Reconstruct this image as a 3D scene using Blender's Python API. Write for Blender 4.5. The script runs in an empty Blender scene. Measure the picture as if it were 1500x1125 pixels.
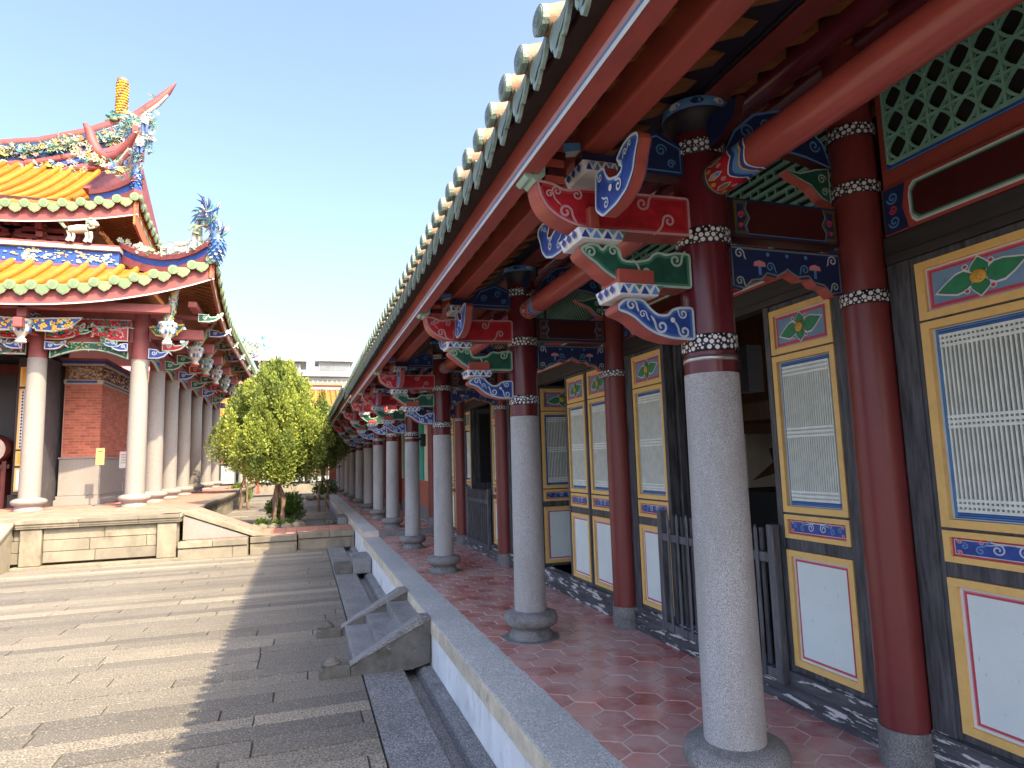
import bpy, bmesh, math, random
from mathutils import Vector, Matrix
R = random.Random(7)
PI = math.pi
S = bpy.context.scene
C = S.collection

# ------------------------------------------------------------------ camera, sky, sun, exposure
cam = bpy.data.objects.new('camera', bpy.data.cameras.new('camera'))
C.objects.link(cam)
M3 = ((0.951, 0.010, 0.308), (-0.307, 0.121, 0.944), (-0.028, -0.993, 0.118))
cx = Vector((M3[0][0], M3[1][0], M3[2][0])); cf = Vector((M3[0][2], M3[1][2], M3[2][2])).normalized()
cx = (cx - cf * cx.dot(cf)).normalized(); cu = cx.cross(cf)
cam.matrix_world = Matrix(((cx[0], cu[0], -cf[0], 0), (cx[1], cu[1], -cf[1], 0), (cx[2], cu[2], -cf[2], 1.4), (0, 0, 0, 1)))
cam.data.sensor_width = 36; cam.data.lens = 939 / 1500 * 36
cam.data.clip_start = 0.05; cam.data.clip_end = 3000
S.camera = cam
SUN = Vector((0.463, -0.857, 1.0)).normalized()
W = bpy.data.worlds.new('World'); S.world = W; W.use_nodes = True
nt = W.node_tree; bg = nt.nodes['Background']
sky = nt.nodes.new('ShaderNodeTexSky'); sky.sky_type = 'NISHITA'; sky.sun_disc = False
sky.sun_elevation = math.asin(SUN.z); sky.sun_rotation = math.atan2(SUN.x, SUN.y)
sky.air_density = 0.8; sky.dust_density = 5.0; sky.ozone_density = 1.2
nt.links.new(sky.outputs[0], bg.inputs[0]); bg.inputs[1].default_value = 0.15
sl = bpy.data.lights.new('sun', 'SUN'); sl.energy = 2.9; sl.angle = math.radians(0.5); sl.color = (1, 0.81, 0.53)
so = bpy.data.objects.new('sun', sl); C.objects.link(so); so.rotation_euler = SUN.to_track_quat('Z', 'Y').to_euler()
S.view_settings.view_transform = 'Standard'; S.view_settings.look = 'None'
S.view_settings.exposure = 1.94; S.view_settings.gamma = 1
S.view_settings.use_curve_mapping = False

# ------------------------------------------------------------------ materials
MATS = {}
def mat(name, col, rough=0.6, var=0.15, scale=6.0, bump=0.0, bscale=40.0, stretch=(1, 1, 1), col2=None, tone=False,
        speck=None, dots=None, peel=None, grime=None, metal=0.0, spec=0.5, translucent=0.0, fade=None):
    if name in MATS: return MATS[name]
    m = bpy.data.materials.new(name); m.use_nodes = True
    t = m.node_tree; N = t.nodes; L = t.links
    b = N['Principled BSDF']; b.inputs['Roughness'].default_value = rough; b.inputs['Metallic'].default_value = metal
    b.inputs['Specular IOR Level'].default_value = spec
    geo = N.new('ShaderNodeNewGeometry')
    mp = N.new('ShaderNodeMapping'); mp.inputs['Scale'].default_value = stretch
    L.new(geo.outputs['Position'], mp.inputs['Vector'])
    n1 = N.new('ShaderNodeTexNoise'); n1.inputs['Scale'].default_value = scale; n1.inputs['Detail'].default_value = 6; n1.inputs['Roughness'].default_value = 0.62
    L.new(mp.outputs[0], n1.inputs['Vector'])
    def mix(fac, a, c):
        x = N.new('ShaderNodeMix'); x.data_type = 'RGBA'
        for s, v in ((0, fac), (6, a), (7, c)):
            if hasattr(v, 'links') or isinstance(v, bpy.types.NodeSocket): L.new(v, x.inputs[s])
            else: x.inputs[s].default_value = v if s == 0 else (*v, 1)
        return x.outputs[2]
    def ramp(fac, lo, hi):
        x = N.new('ShaderNodeMapRange'); x.inputs[1].default_value = lo; x.inputs[2].default_value = hi
        L.new(fac, x.inputs[0]); return x.outputs[0]
    lo = tuple(c * (1 - var) for c in col); hi = tuple(min(1, c * (1 + var)) for c in (col2 or col))
    out = mix(ramp(n1.outputs['Fac'], 0.3, 0.7), lo, hi)
    if tone:
        a = N.new('ShaderNodeAttribute'); a.attribute_name = 'tone'
        out2 = mix(a.outputs['Fac'], tone[0], tone[1])
        x = N.new('ShaderNodeMix'); x.data_type = 'RGBA'; x.blend_type = 'MULTIPLY'; x.inputs[0].default_value = 1
        L.new(out, x.inputs[6]); L.new(out2, x.inputs[7]); out = x.outputs[2]
    if speck:   # granite grains: (scale, dark colour, amount, light colour)
        n2 = N.new('ShaderNodeTexNoise'); n2.inputs['Scale'].default_value = speck[0]; n2.inputs['Detail'].default_value = 2
        L.new(geo.outputs['Position'], n2.inputs['Vector'])
        out = mix(ramp(n2.outputs['Fac'], 0.60 - speck[2], 0.36 - speck[2] * .3), out, speck[1])
        out = mix(ramp(n2.outputs['Fac'], 0.58, 0.72), out, speck[3])
    if grime:   # (colour, scale, lo, hi)
        n3 = N.new('ShaderNodeTexNoise'); n3.inputs['Scale'].default_value = grime[1]; n3.inputs['Detail'].default_value = 8; n3.inputs['Roughness'].default_value = 0.7
        L.new(mp.outputs[0], n3.inputs['Vector'])
        out = mix(ramp(n3.outputs['Fac'], grime[2], grime[3]), out, grime[0])
    if peel:    # (colour, scale, threshold, stretch)
        mp2 = N.new('ShaderNodeMapping'); mp2.inputs['Scale'].default_value = peel[3]
        L.new(geo.outputs['Position'], mp2.inputs['Vector'])
        n4 = N.new('ShaderNodeTexNoise'); n4.inputs['Scale'].default_value = peel[1]; n4.inputs['Detail'].default_value = 7; n4.inputs['Roughness'].default_value = 0.65
        L.new(mp2.outputs[0], n4.inputs['Vector'])
        out = mix(ramp(n4.outputs['Fac'], peel[2], peel[2] + 0.025), out, peel[0])
    if dots:    # round painted dots: (scale, colour)
        for sc, th in ((dots[0], 0.34), (dots[0] * 2.1, 0.33)):
            v = N.new('ShaderNodeTexVoronoi'); v.inputs['Scale'].default_value = sc; v.inputs['Randomness'].default_value = 0.75
            L.new(geo.outputs['Position'], v.inputs['Vector'])
            out = mix(ramp(v.outputs['Distance'], th + 0.06, th), out, dots[1])
    L.new(out, b.inputs['Base Color'])
    if bump:
        n5 = N.new('ShaderNodeTexNoise'); n5.inputs['Scale'].default_value = bscale; n5.inputs['Detail'].default_value = 5
        L.new(mp.outputs[0], n5.inputs['Vector'])
        bu = N.new('ShaderNodeBump'); bu.inputs['Strength'].default_value = bump; bu.inputs['Distance'].default_value = 0.01
        L.new(n5.outputs['Fac'], bu.inputs['Height']); L.new(bu.outputs[0], b.inputs['Normal'])
    if translucent:
        tr = N.new('ShaderNodeBsdfTranslucent'); L.new(out, tr.inputs[0])
        ms = N.new('ShaderNodeMixShader'); ms.inputs[0].default_value = translucent
        L.new(b.outputs[0], ms.inputs[1]); L.new(tr.outputs[0], ms.inputs[2]); L.new(ms.outputs[0], N['Material Output'].inputs[0])
    MATS[name] = m
    return m

RED = mat('red_paint', (0.37, 0.075, 0.055), 0.42, 0.25, 3, 0.08, 60, (1, .3, 1), grime=((0.20, 0.05, 0.04), 5, .52, .8), peel=((0.46, .20, .17), 60, .73, (1, .35, 1)))
REDH = mat('hall_red_paint', (0.225, 0.058, 0.058), 0.6, 0.2, 4)
MAROOND = mat('dark_maroon_lacquer', (0.115, 0.014, 0.022), 0.27, 0.2, 4, 0.05, 30, (1, 1, .4))
REDG = mat('glossy_beam_red', (0.36, 0.075, 0.062), 0.26, 0.14, 3, 0.03, 40)
NAVY = mat('blackened_navy_paint', (0.016, 0.012, 0.022), 0.5, 0.3, 5)
MAROON = mat('maroon_lacquer', (0.19, 0.034, 0.033), 0.36, 0.25, 4, 0.08, 30, (1, 1, .4), grime=((0.125, .03, .03), 4, .5, .75), peel=((0.32, .15, .14), 60, .735, (1, 1, .5)))
CRIM = mat('crimson_paint', (0.42, 0.014, 0.025), 0.45, 0.38, 14, 0.12, 60)
CRIMD = mat('dark_red_paint', (0.06, 0.010, 0.010), 0.35, 0.2, 4)
GREEN = mat('deep_green_paint', (0.010, 0.085, 0.055), 0.45, 0.38, 14, 0.12, 60)
LEAFG = mat('leaf_green_paint', (0.025, 0.24, 0.10), 0.45, 0.2, 20)
BLUE = mat('cobalt_paint', (0.016, 0.06, 0.30), 0.45, 0.38, 14, 0.12, 60)
BLUED = mat('navy_paint', (0.012, 0.026, 0.10), 0.45, 0.2, 8)
BLUEL = mat('sky_blue_paint', (0.10, 0.27, 0.56), 0.5, 0.15, 10)
BLUEF = mat('slate_blue_paint', (0.17, 0.30, 0.45), 0.5, 0.15, 10)
WHITE = mat('white_paint', (0.70, 0.72, 0.74), 0.55, 0.08, 10)
PINK = mat('pink_paint', (0.62, 0.25, 0.28), 0.55, 0.1, 10)
ROSE = mat('rose_paint', (0.52, 0.055, 0.09), 0.55, 0.15, 10)
MINTL = mat('pale_mint_paint', (0.34, 0.55, 0.47), 0.55, 0.1, 10)
MINT = mat('mint_lattice_paint', (0.22, 0.47, 0.37), 0.5, 0.15, 12)
TEAL = mat('teal_paint', (0.02, 0.34, 0.27), 0.5, 0.1, 6)
YEL = mat('ochre_frame_paint', (0.82, 0.53, 0.17), 0.5, 0.14, 9, 0.05, 60, (1, 1, 1), grime=((0.60, .38, .15), 9, .5, .75), peel=((0.30, .22, .12), 45, 0.715, (1, 1, 1)))
GOLD = mat('gold_paint', (0.66, 0.40, 0.05), 0.4, 0.2, 40)
LATW = mat('lattice_pale_paint', (0.74, 0.80, 0.74), 0.55, 0.1, 14)
PANEL = mat('pale_blue_panel', (0.70, 0.80, 0.79), 0.5, 0.05, 3, grime=((0.55, .64, .64), 9, .62, .85),
            peel=((0.12, .13, .14), 22, 0.665, (1, 5, .7)))
DARKW = mat('weathered_black_wood', (0.030, 0.030, 0.034), 0.6, 0.35, 6, 0.25, 50, (6, 6, .7), col2=(0.085, 0.087, 0.097), peel=((0.30, .30, .31), 26, 0.72, (3, 3, 1)))
DARKH = mat('dark_header_wood', (0.036, 0.032, 0.031), 0.55, 0.25, 5, 0.15, 50, (6, .7, 6))
SILL = mat('peeling_sill_wood', (0.045, 0.047, 0.055), 0.6, 0.4, 6, 0.3, 50, (4, .6, 6), col2=(0.08, .082, .095), peel=((0.62, .60, .58), 11, 0.565, (1, .40, 2.6)))
GREYW = mat('grey_gate_wood', (0.055, 0.060, 0.072), 0.55, 0.25, 6, 0.2, 50, (5, 5, .8), col2=(0.12, .125, .14))
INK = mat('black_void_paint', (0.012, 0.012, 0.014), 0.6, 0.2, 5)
BAND = mat('dotted_band_paint', (0.010, 0.010, 0.016), 0.45, 0.2, 5, dots=(42, (0.62, .63, .62)))
RAFT = mat('orange_rafter_wood', (0.26, 0.10, 0.032), 0.6, 0.3, 8, 0.1, 40, (1, 6, 1))
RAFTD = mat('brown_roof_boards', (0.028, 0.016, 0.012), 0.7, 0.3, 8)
GRAN = mat('grey_granite', (0.45, 0.45, 0.455), 0.72, 0.14, 2.5, 0.12, 200, (1, 1, .35), speck=(260, (0.21, .21, .22), 0.02, (0.60, .60, .60)), grime=((0.27, .262, .255), 3.0, .48, .72))
GRANB = mat('dark_granite_base', (0.27, 0.265, 0.265), 0.7, 0.25, 6, 0.15, 120, speck=(260, (0.08, .08, .08), 0.0, (0.4, .4, .39)), grime=((0.10, .10, .105), 9, .5, .7))
KERBM = mat('kerb_granite', (0.66, 0.67, 0.66), 0.75, 0.16, 4, 0.2, 90, tone=((0.72, .74, .76), (1.05, 1.03, 1.0)), speck=(110, (0.30, .305, .31), 0.0, (0.8, .8, .8)), grime=((0.36, .40, .39), 2.0, .46, .72))
LIPM = mat('kerb_lip_stone', (0.60, 0.55, 0.44), 0.8, 0.2, 8, 0.2, 60, tone=((0.75, .75, .75), (1.1, 1.05, 1.0)), grime=((0.12, .12, .11), 10, .56, .75))
PLAS = mat('kerb_white_plaster', (0.74, 0.76, 0.78), 0.8, 0.12, 4, 0.15, 30, (1, 1, .5), grime=((0.33, .35, .37), 5, .5, .8))
PAVE = mat('court_granite', (0.175, 0.160, 0.136), 0.85, 0.14, 1.3, 0.5, 70, tone=((0.62, .62, .64), (1.95, 1.90, 1.75)), speck=(75, (0.07, .068, .064), 0.01, (0.30, .275, .235)), grime=((0.105, .097, .087), 0.7, .58, .85))
PAVED = mat('drain_stone', (0.26, 0.27, 0.275), 0.75, 0.25, 3, 0.4, 60, tone=((0.75, .75, .78), (1.1, 1.1, 1.1)), speck=(90, (0.08, .08, .085), 0.0, (0.34, .35, .35)), grime=((0.42, .43, .42), 6, .62, .8))
JOINT = mat('joint_mortar', (0.055, 0.052, 0.048), 0.9, 0.2, 8)
STEPM = mat('grey_step_stone', (0.27, 0.275, 0.285), 0.6, 0.22, 4, 0.3, 80, speck=(110, (0.10, .10, .11), 0.0, (0.32, .33, .34)), grime=((0.09, .09, .095), 5, .5, .72))
CHEEK = mat('mossy_cheek_stone', (0.11, 0.105, 0.098), 0.7, 0.3, 5, 0.4, 70, grime=((0.055, .06, .045), 6, .48, .66), peel=((0.27, .27, .26), 9, .66, (1, 1, 1)))
HEX = mat('red_hex_tile', (0.54, 0.19, 0.16), 0.24, 0.22, 9, 0.12, 40, tone=((0.66, .42, .40), (1.2, 1.35, 1.35)), grime=((0.56, .36, .33), 1.6, .40, .60), spec=1.0)  # pale base and dusty patches also carry the sky's sheen in their colour
GROUT = mat('hex_grout', (0.60, 0.52, 0.47), 0.8, 0.2, 10)
TERR = mat('buff_terrace_stone', (0.235, 0.212, 0.168), 0.85, 0.18, 2.5, 0.3, 60, (1, 1, .6), tone=((0.72, .72, .72), (1.12, 1.1, 1.05)), grime=((0.12, .105, .08), 2.2, .48, .70))
TBRICK = mat('terrace_red_tile', (0.42, 0.20, 0.15), 0.8, 0.2, 6, tone=((0.8, .8, .8), (1.1, 1.1, 1.1)))
HCOL = mat('hall_pale_stone', (0.225, 0.220, 0.212), 0.75, 0.10, 2, 0.08, 90, (1, 1, .5), speck=(60, (0.20, .19, .18), 0.0, (0.30, .29, .275)), grime=((0.20, .192, .18), 3, .58, .8))
BRICK = mat('red_brick', (0.40, 0.135, 0.09), 0.85, 0.2, 12, 0.1, 60, tone=((0.72, .68, .66), (1.15, 1.12, 1.1)))
MORT = mat('brick_mortar', (0.40, 0.25, 0.20), 0.9, 0.1, 9)
YTILE = mat('yellow_glazed_tile', (0.38, 0.172, 0.024), 0.35, 0.18, 4, tone=((0.82, .75, .6), (1.1, 1.1, 1.15)))
GTILE = mat('green_glazed_tile', (0.15, 0.215, 0.11), 0.4, 0.2, 25, tone=((0.7, .8, .8), (1.1, 1.1, 1.05)))
GTILED = mat('weathered_green_tile', (0.215, 0.285, 0.23), 0.5, 0.3, 30, 0.4, 80, grime=((0.12, .15, .13), 25, .52, .7))
OTILE = mat('orange_barrel_tile', (0.30, 0.18, 0.115), 0.7, 0.3, 10, 0.3, 50, grime=((0.20, .175, .14), 22, .46, .66))
OBOARD = mat('orange_eave_board', (0.42, 0.12, 0.035), 0.6, 0.2, 5)
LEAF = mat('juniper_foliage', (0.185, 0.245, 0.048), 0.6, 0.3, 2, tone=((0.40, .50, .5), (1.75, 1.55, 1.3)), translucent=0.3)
LEAFD = mat('bush_foliage', (0.085, 0.15, 0.025), 0.5, 0.3, 2, tone=((0.5, .6, .6), (1.5, 1.4, 1.2)), translucent=0.3)
LEAFH = mat('hill_foliage', (0.13, 0.17, 0.05), 0.6, 0.3, 1, tone=((0.6, .7, .7), (1.6, 1.35, 1.1)), translucent=0.2)
BARK = mat('brown_bark', (0.16, 0.105, 0.075), 0.9, 0.4, 14, 0.6, 40, (1, 1, .25))
CONC = mat('pale_concrete', (0.36, 0.355, 0.34), 0.8, 0.08, 0.3)
CONCG = mat('grey_roof_concrete', (0.30, 0.31, 0.32), 0.8, 0.1, 0.3)
GLASS = mat('dark_window_glass', (0.15, 0.17, 0.185), 0.2, 0.2, 0.5)
SPKR = mat('black_speaker_plastic', (0.015, 0.016, 0.02), 0.5, 0.2, 30)
STEEL = mat('steel_strap', (0.5, 0.5, 0.5), 0.3, 0.1, 20, metal=0.9)
DRUMS = mat('drum_skin', (0.42, 0.36, 0.30), 0.7, 0.15, 4)
WOODC = mat('brown_cabinet_wood', (0.16, 0.075, 0.03), 0.4, 0.3, 5, 0.1, 30, (4, 4, .6))
CREAM = mat('cream_plaster', (0.66, 0.62, 0.50), 0.8, 0.1, 3)
CLAY = mat('clay_figure_green', (0.17, 0.23, 0.13), 0.5, 0.35, 30)
CLAYW = mat('clay_figure_white', (0.40, 0.39, 0.35), 0.5, 0.2, 30)
CLAYB = mat('clay_figure_blue', (0.06, 0.13, 0.36), 0.4, 0.3, 20)
CLAYT = mat('clay_figure_teal', (0.07, 0.22, 0.24), 0.4, 0.3, 20)

# ------------------------------------------------------------------ mesh builder
def _ico():
    bm = bmesh.new(); bmesh.ops.create_icosphere(bm, subdivisions=1, radius=1)
    r = ([tuple(v.co) for v in bm.verts], [tuple(v.index for v in f.verts) for f in bm.faces]); bm.free(); return r
ICO = _ico()
def P3(plane, a, b, lv):
    return (a, lv, b) if plane == 'XZ' else (lv, a, b) if plane == 'YZ' else (a, b, lv)
class MB:
    def __init__(s): s.v = []; s.f = []; s.m = []; s.s = []; s.t = []; s.mats = []
    def mi(s, m):
        if m not in s.mats: s.mats.append(m)
        return s.mats.index(m)
    def add(s, vs, fs, m, smooth=False, tone=0.5):
        o = len(s.v); s.v += [tuple(p) for p in vs]; k = s.mi(m)
        for f in fs: s.f.append([i + o for i in f]); s.m.append(k); s.s.append(smooth); s.t.append(tone)
        return s
    def box(s, x0, x1, y0, y1, z0, z1, m, tone=0.5):
        return s.add([(x0, y0, z0), (x1, y0, z0), (x1, y1, z0), (x0, y1, z0), (x0, y0, z1), (x1, y0, z1), (x1, y1, z1), (x0, y1, z1)],
                     [(0, 3, 2, 1), (4, 5, 6, 7), (0, 1, 5, 4), (1, 2, 6, 5), (2, 3, 7, 6), (3, 0, 4, 7)], m, tone=tone)
    def prism(s, pts, plane, a, b, mcap, mside=None, tone=0.5):
        n = len(pts)
        vs = [P3(plane, p[0], p[1], a) for p in pts] + [P3(plane, p[0], p[1], b) for p in pts]
        s.add(vs, [tuple(range(n)), tuple(range(2 * n - 1, n - 1, -1))], mcap, tone=tone)
        o = len(s.v) - 2 * n; k = s.mi(mside or mcap)
        for i in range(n):
            j = (i + 1) % n
            s.f.append([o + j, o + i, o + n + i, o + n + j]); s.m.append(k); s.s.append(False); s.t.append(tone)
        return s
    def poly(s, pts, plane, lv, m): return s.add([P3(plane, p[0], p[1], lv) for p in pts], [tuple(range(len(pts)))], m)
    def ribbon(s, pts, w, plane, lv, m, closed=False, off=0.0):
        n = len(pts); vs = []
        for i, p in enumerate(pts):
            a = pts[(i - 1) % n] if closed or i > 0 else p
            c = pts[(i + 1) % n] if closed or i < n - 1 else p
            dx, dy = c[0] - a[0], c[1] - a[1]; l = math.hypot(dx, dy) or 1
            nx, ny = -dy / l, dx / l
            ww = w if closed or 0 < i < n - 1 else w * .35
            vs += [P3(plane, p[0] + nx * (off - ww / 2), p[1] + ny * (off - ww / 2), lv), P3(plane, p[0] + nx * (off + ww / 2), p[1] + ny * (off + ww / 2), lv)]
        fs = [(2 * i, 2 * i + 1, 2 * ((i + 1) % n) + 1, 2 * ((i + 1) % n)) for i in range(n if closed else n - 1)]
        return s.add(vs, fs, m)
    def tube(s, pts, r, n, m, caps=True, tone=0.5, smooth=True):
        pts = [Vector(p) for p in pts]; k = len(pts)
        rs = r if isinstance(r, (list, tuple)) else [r] * k
        d0 = (pts[1] - pts[0]).normalized(); up = Vector((0, 0, 1)) if abs(d0.z) < .9 else Vector((1, 0, 0))
        vs = []
        for i, p in enumerate(pts):
            d = (pts[min(i + 1, k - 1)] - pts[max(i - 1, 0)]).normalized()
            a = up - d * up.dot(d); a = a.normalized() if a.length > 1e-5 else Vector((1, 0, 0)); b = d.cross(a); up = a
            for j in range(n):
                t = 2 * PI * j / n; vs.append(p + (a * math.cos(t) + b * math.sin(t)) * rs[i])
        fs = [(i * n + j, i * n + (j + 1) % n, (i + 1) * n + (j + 1) % n, (i + 1) * n + j) for i in range(k - 1) for j in range(n)]
        s.add(vs, fs, m, smooth, tone)
        if caps:
            for base in (range(n), range((k - 1) * n, k * n)): s.add([vs[i] for i in base], [tuple(range(n))], m, False, tone)
        return s
    def lathe(s, prof, c, n, m, tone=0.5):
        vs = [(c[0] + r * math.cos(2 * PI * j / n), c[1] + r * math.sin(2 * PI * j / n), c[2] + z) for r, z in prof for j in range(n)]
        k = len(prof)
        fs = [(i * n + j, i * n + (j + 1) % n, (i + 1) * n + (j + 1) % n, (i + 1) * n + j) for i in range(k - 1) for j in range(n)]
        s.add(vs, fs, m, True, tone)
        for base in (range(n), range((k - 1) * n, k * n)): s.add([vs[i] for i in base], [tuple(range(n))], m, False, tone)
        return s
    def blob(s, c, r, m, tone=0.5):
        r = r if isinstance(r, (tuple, list)) else (r, r, r)
        return s.add([(c[0] + v[0] * r[0], c[1] + v[1] * r[1], c[2] + v[2] * r[2]) for v in ICO[0]], ICO[1], m, True, tone)
    def spiral(s, c, r, plane, lv, m, w=0.009, a0=0.0, turns=1.5, d=1, tail=0.0):
        pts = []
        if tail:
            for i in range(4):
                t = (4 - i) / 4 * tail
                pts.append((c[0] + r * math.cos(a0) + d * math.sin(a0) * t * .9 + math.cos(a0) * t * t / max(r, .01) * .25, c[1] + r * math.sin(a0) - d * math.cos(a0) * t * .9 + math.sin(a0) * t * t / max(r, .01) * .25))
        n = int(14 * turns)
        for i in range(n + 1):
            t = i / n; a = a0 + d * t * turns * 2 * PI; q = r * (1 - .82 * t)
            pts.append((c[0] + q * math.cos(a), c[1] + q * math.sin(a)))
        return s.ribbon(pts, w, plane, lv, m)
    def build(s, name, parent=None, bevel=0.0, recalc=True):
        me = bpy.data.meshes.new(name); me.from_pydata(s.v, [], s.f)
        for m in s.mats: me.materials.append(m)
        me.polygons.foreach_set('material_index', s.m); me.polygons.foreach_set('use_smooth', s.s)
        at = me.attributes.new('tone', 'FLOAT', 'FACE'); at.data.foreach_set('value', s.t)
        if recalc:
            bm = bmesh.new(); bm.from_mesh(me); bmesh.ops.recalc_face_normals(bm, faces=bm.faces); bm.to_mesh(me); bm.free()
        me.update()
        o = bpy.data.objects.new(name, me); C.objects.link(o)
        if parent:
            o.parent = parent
            p, loc = parent, Vector((0, 0, 0))
            while p: loc += p.location; p = p.parent
            o.location = -loc
        if bevel:
            b = o.modifiers.new('bevel', 'BEVEL'); b.width = bevel; b.segments = 2; b.limit_method = 'ANGLE'; b.angle_limit = math.radians(40)
        return o
def thing(name, label, cat, loc=(0, 0, 0), group=None):
    o = bpy.data.objects.new(name, None); C.objects.link(o); o.location = loc; o.empty_display_size = .2
    o['label'] = label; o['category'] = cat
    if group: o['group'] = group
    return o
def tag(o, label, cat, group=None):
    o['label'] = label; o['category'] = cat
    if group: o['group'] = group
    return o
def struct(o, kind='structure'): o['kind'] = kind; return o
def copy_tree(o, parent, d=(0, 0, 0)):
    c = o.copy(); C.objects.link(c); c.parent = parent; c.location = Vector(o.location) + Vector(d)
    for ch in list(o.children): copy_tree(ch, c)
    return c
def petal(b, c, d, n, L, w, m, t):
    """a thin kite-shaped ceramic shard from c along d, lying across n"""
    sd = d.cross(n); sd = sd.normalized() if sd.length > 1e-4 else Vector((1, 0, 0))
    c = Vector(c); k = n.normalized() * L * .10
    b.add([c, c + d * L * .55 + sd * w + k, c + d * L + k * 2.2, c + d * L * .55 - sd * w + k, c + d * L * .5 - k], [(0, 1, 2, 3), (0, 1, 4), (1, 2, 4), (2, 3, 4), (3, 0, 4)], m, tone=t)
def rect(a0, a1, b0, b1): return [(a0, b0), (a1, b0), (a1, b1), (a0, b1)]
def inset(a0, a1, b0, b1, d): return rect(a0 + d, a1 - d, b0 + d, b1 - d)

# ------------------------------------------------------------------ ground and pavements
g = MB(); g.add([(-600, -200, -.62), (600, -200, -.62), (600, 1500, -.62), (-600, 1500, -.62)], [(0, 1, 2, 3)], JOINT)
struct(g.build('ground'))
def slabs(mb, x0, x1, y0, y1, z, dy, lx, m, gap=0.006, along='x', th=0.06, jit=.003, tones=(0, 1)):
    """rows of separate stone slabs with open joints"""
    y = y0
    while y < y1 - .02:
        h = dy * R.uniform(.85, 1.2)
        if y + h > y1 - dy * .4: h = y1 - y
        x = x0 - R.uniform(0, lx * .8); rowt = R.choice((R.uniform(.05, .45), R.uniform(.1, .5), R.uniform(.3, .9)))
        while x < x1:
            l = lx * R.uniform(.6, 1.4); a, b = max(x, x0), min(x + l, x1)
            if b - a > .04:
                zz = z + R.uniform(-jit, jit); t = min(1, max(0, rowt + R.uniform(-.22, .28))) * (tones[1] - tones[0]) + tones[0]
                g1 = gap / 2
                if along == 'x': mb.box(a + g1, b - g1, y + g1, y + h - g1, z - th, zz, m, t)
                else: mb.box(y + g1, y + h - g1, a + g1, b - g1, z - th, zz, m, t)
            x += l
        y += h
co = MB(); slabs(co, -16, .5, -3, 15.0, -.4, .235, 1.7, PAVE, gap=.012)
struct(co.build('courtyard_paving', bevel=.004))
cb = MB(); cb.box(-16.5, .5, -4, 40, -.6, -.425, JOINT); struct(cb.build('paving_bed'))
dr = MB()
slabs(dr, -3, 15, .505, .86, -.402, .36, 1.7, PAVED, gap=.006, along='y')
slabs(dr, -3, 38, .872, 1.0, -.50, .14, 1.4, PAVED, gap=.004, along='y')
y = -3
while y < 38:
    l = R.uniform(1.1, 1.7)
    dr.prism([(.985, -.5), (1.0, -.435), (1.03, -.405), (1.108, -.405), (1.108, -.5)], 'XZ', y, y + l - .006, PAVED, tone=R.random()); y += l
struct(dr.build('drain_channel', bevel=.005))
cl = MB()
hw = .21; col_step = hw * .866 / .866
def hexes(mb, x0, x1, y0, y1, z, size=.115):
    ww = math.sqrt(3) * size; j = 0; y = y0
    while y < y1:
        x = x0 + (ww / 2 if j % 2 else 0)
        while x < x1 + ww:
            pts = []
            for k in range(6):
                a = PI / 6 + k * PI / 3
                pts.append((min(max(x + (size - .0065) * math.cos(a), x0), x1), y + (size - .0065) * math.sin(a)))
            if max(p[0] for p in pts) - min(p[0] for p in pts) > .03:
                zz = z + R.uniform(-.002, .002); t = R.uniform(0, 1) ** 1.4
                n = 6; vs = [(p[0], p[1], zz) for p in pts] + [(p[0], p[1], z - .012) for p in pts]
                mb.add(vs, [tuple(range(6))] + [(i, i + 6, (i + 1) % 6 + 6, (i + 1) % 6) for i in range(6)], HEX, tone=t)
            x += ww
        y += size * 1.5; j += 1
hexes(cl, 1.41, 2.62, -1.5, 12.88, 0.0)
hexes(cl, 1.41, 2.62, 13.15, 37.8, 0.1)
struct(cl.build('corridor_floor'))
fb = MB(); fb.box(1.12, 6.6, -3, 12.9, -.6, -.003, GROUT); fb.box(1.12, 6.6, 12.9, 38, -.6, .097, GROUT)
struct(fb.build('floor_bed'))
kb = MB()
for (ya, yb, dz) in ((-3, 12.88, 0.0), (12.9, 38, 0.1)):
    y = ya
    while y < yb - .1:
        l = min(R.uniform(1.4, 2.3), yb - y); t = R.random()
        jx, jz = R.uniform(-.004, 0), R.uniform(-.003, .003)
        kb.box(1.104, 1.40 + jx, y + .004, y + l - .004, dz - .13, dz + .004 + jz, KERBM, t)
        y += l
    y = ya
    while y < yb - .1:
        l = min(R.uniform(.9, 1.7), yb - y)
        kb.box(1.100, 1.1035, y + .004, y + l - .004, dz - .125, dz - .006, LIPM, R.random()); y += l
    kb.box(1.109, 1.119, ya, yb, -.5, dz - .13, PLAS)
kb.box(1.403, 2.62, 12.86, 13.14, -.1, .098, STEPM)
struct(kb.build('corridor_kerb', bevel=.006))
# far court behind the low platform
fc = MB(); slabs(fc, -2.4, .85, 16.5, 36, -.12, .42, 1.6, PAVE, gap=.008, th=.3)
struct(fc.build('inner_court_paving', bevel=.004))

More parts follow.
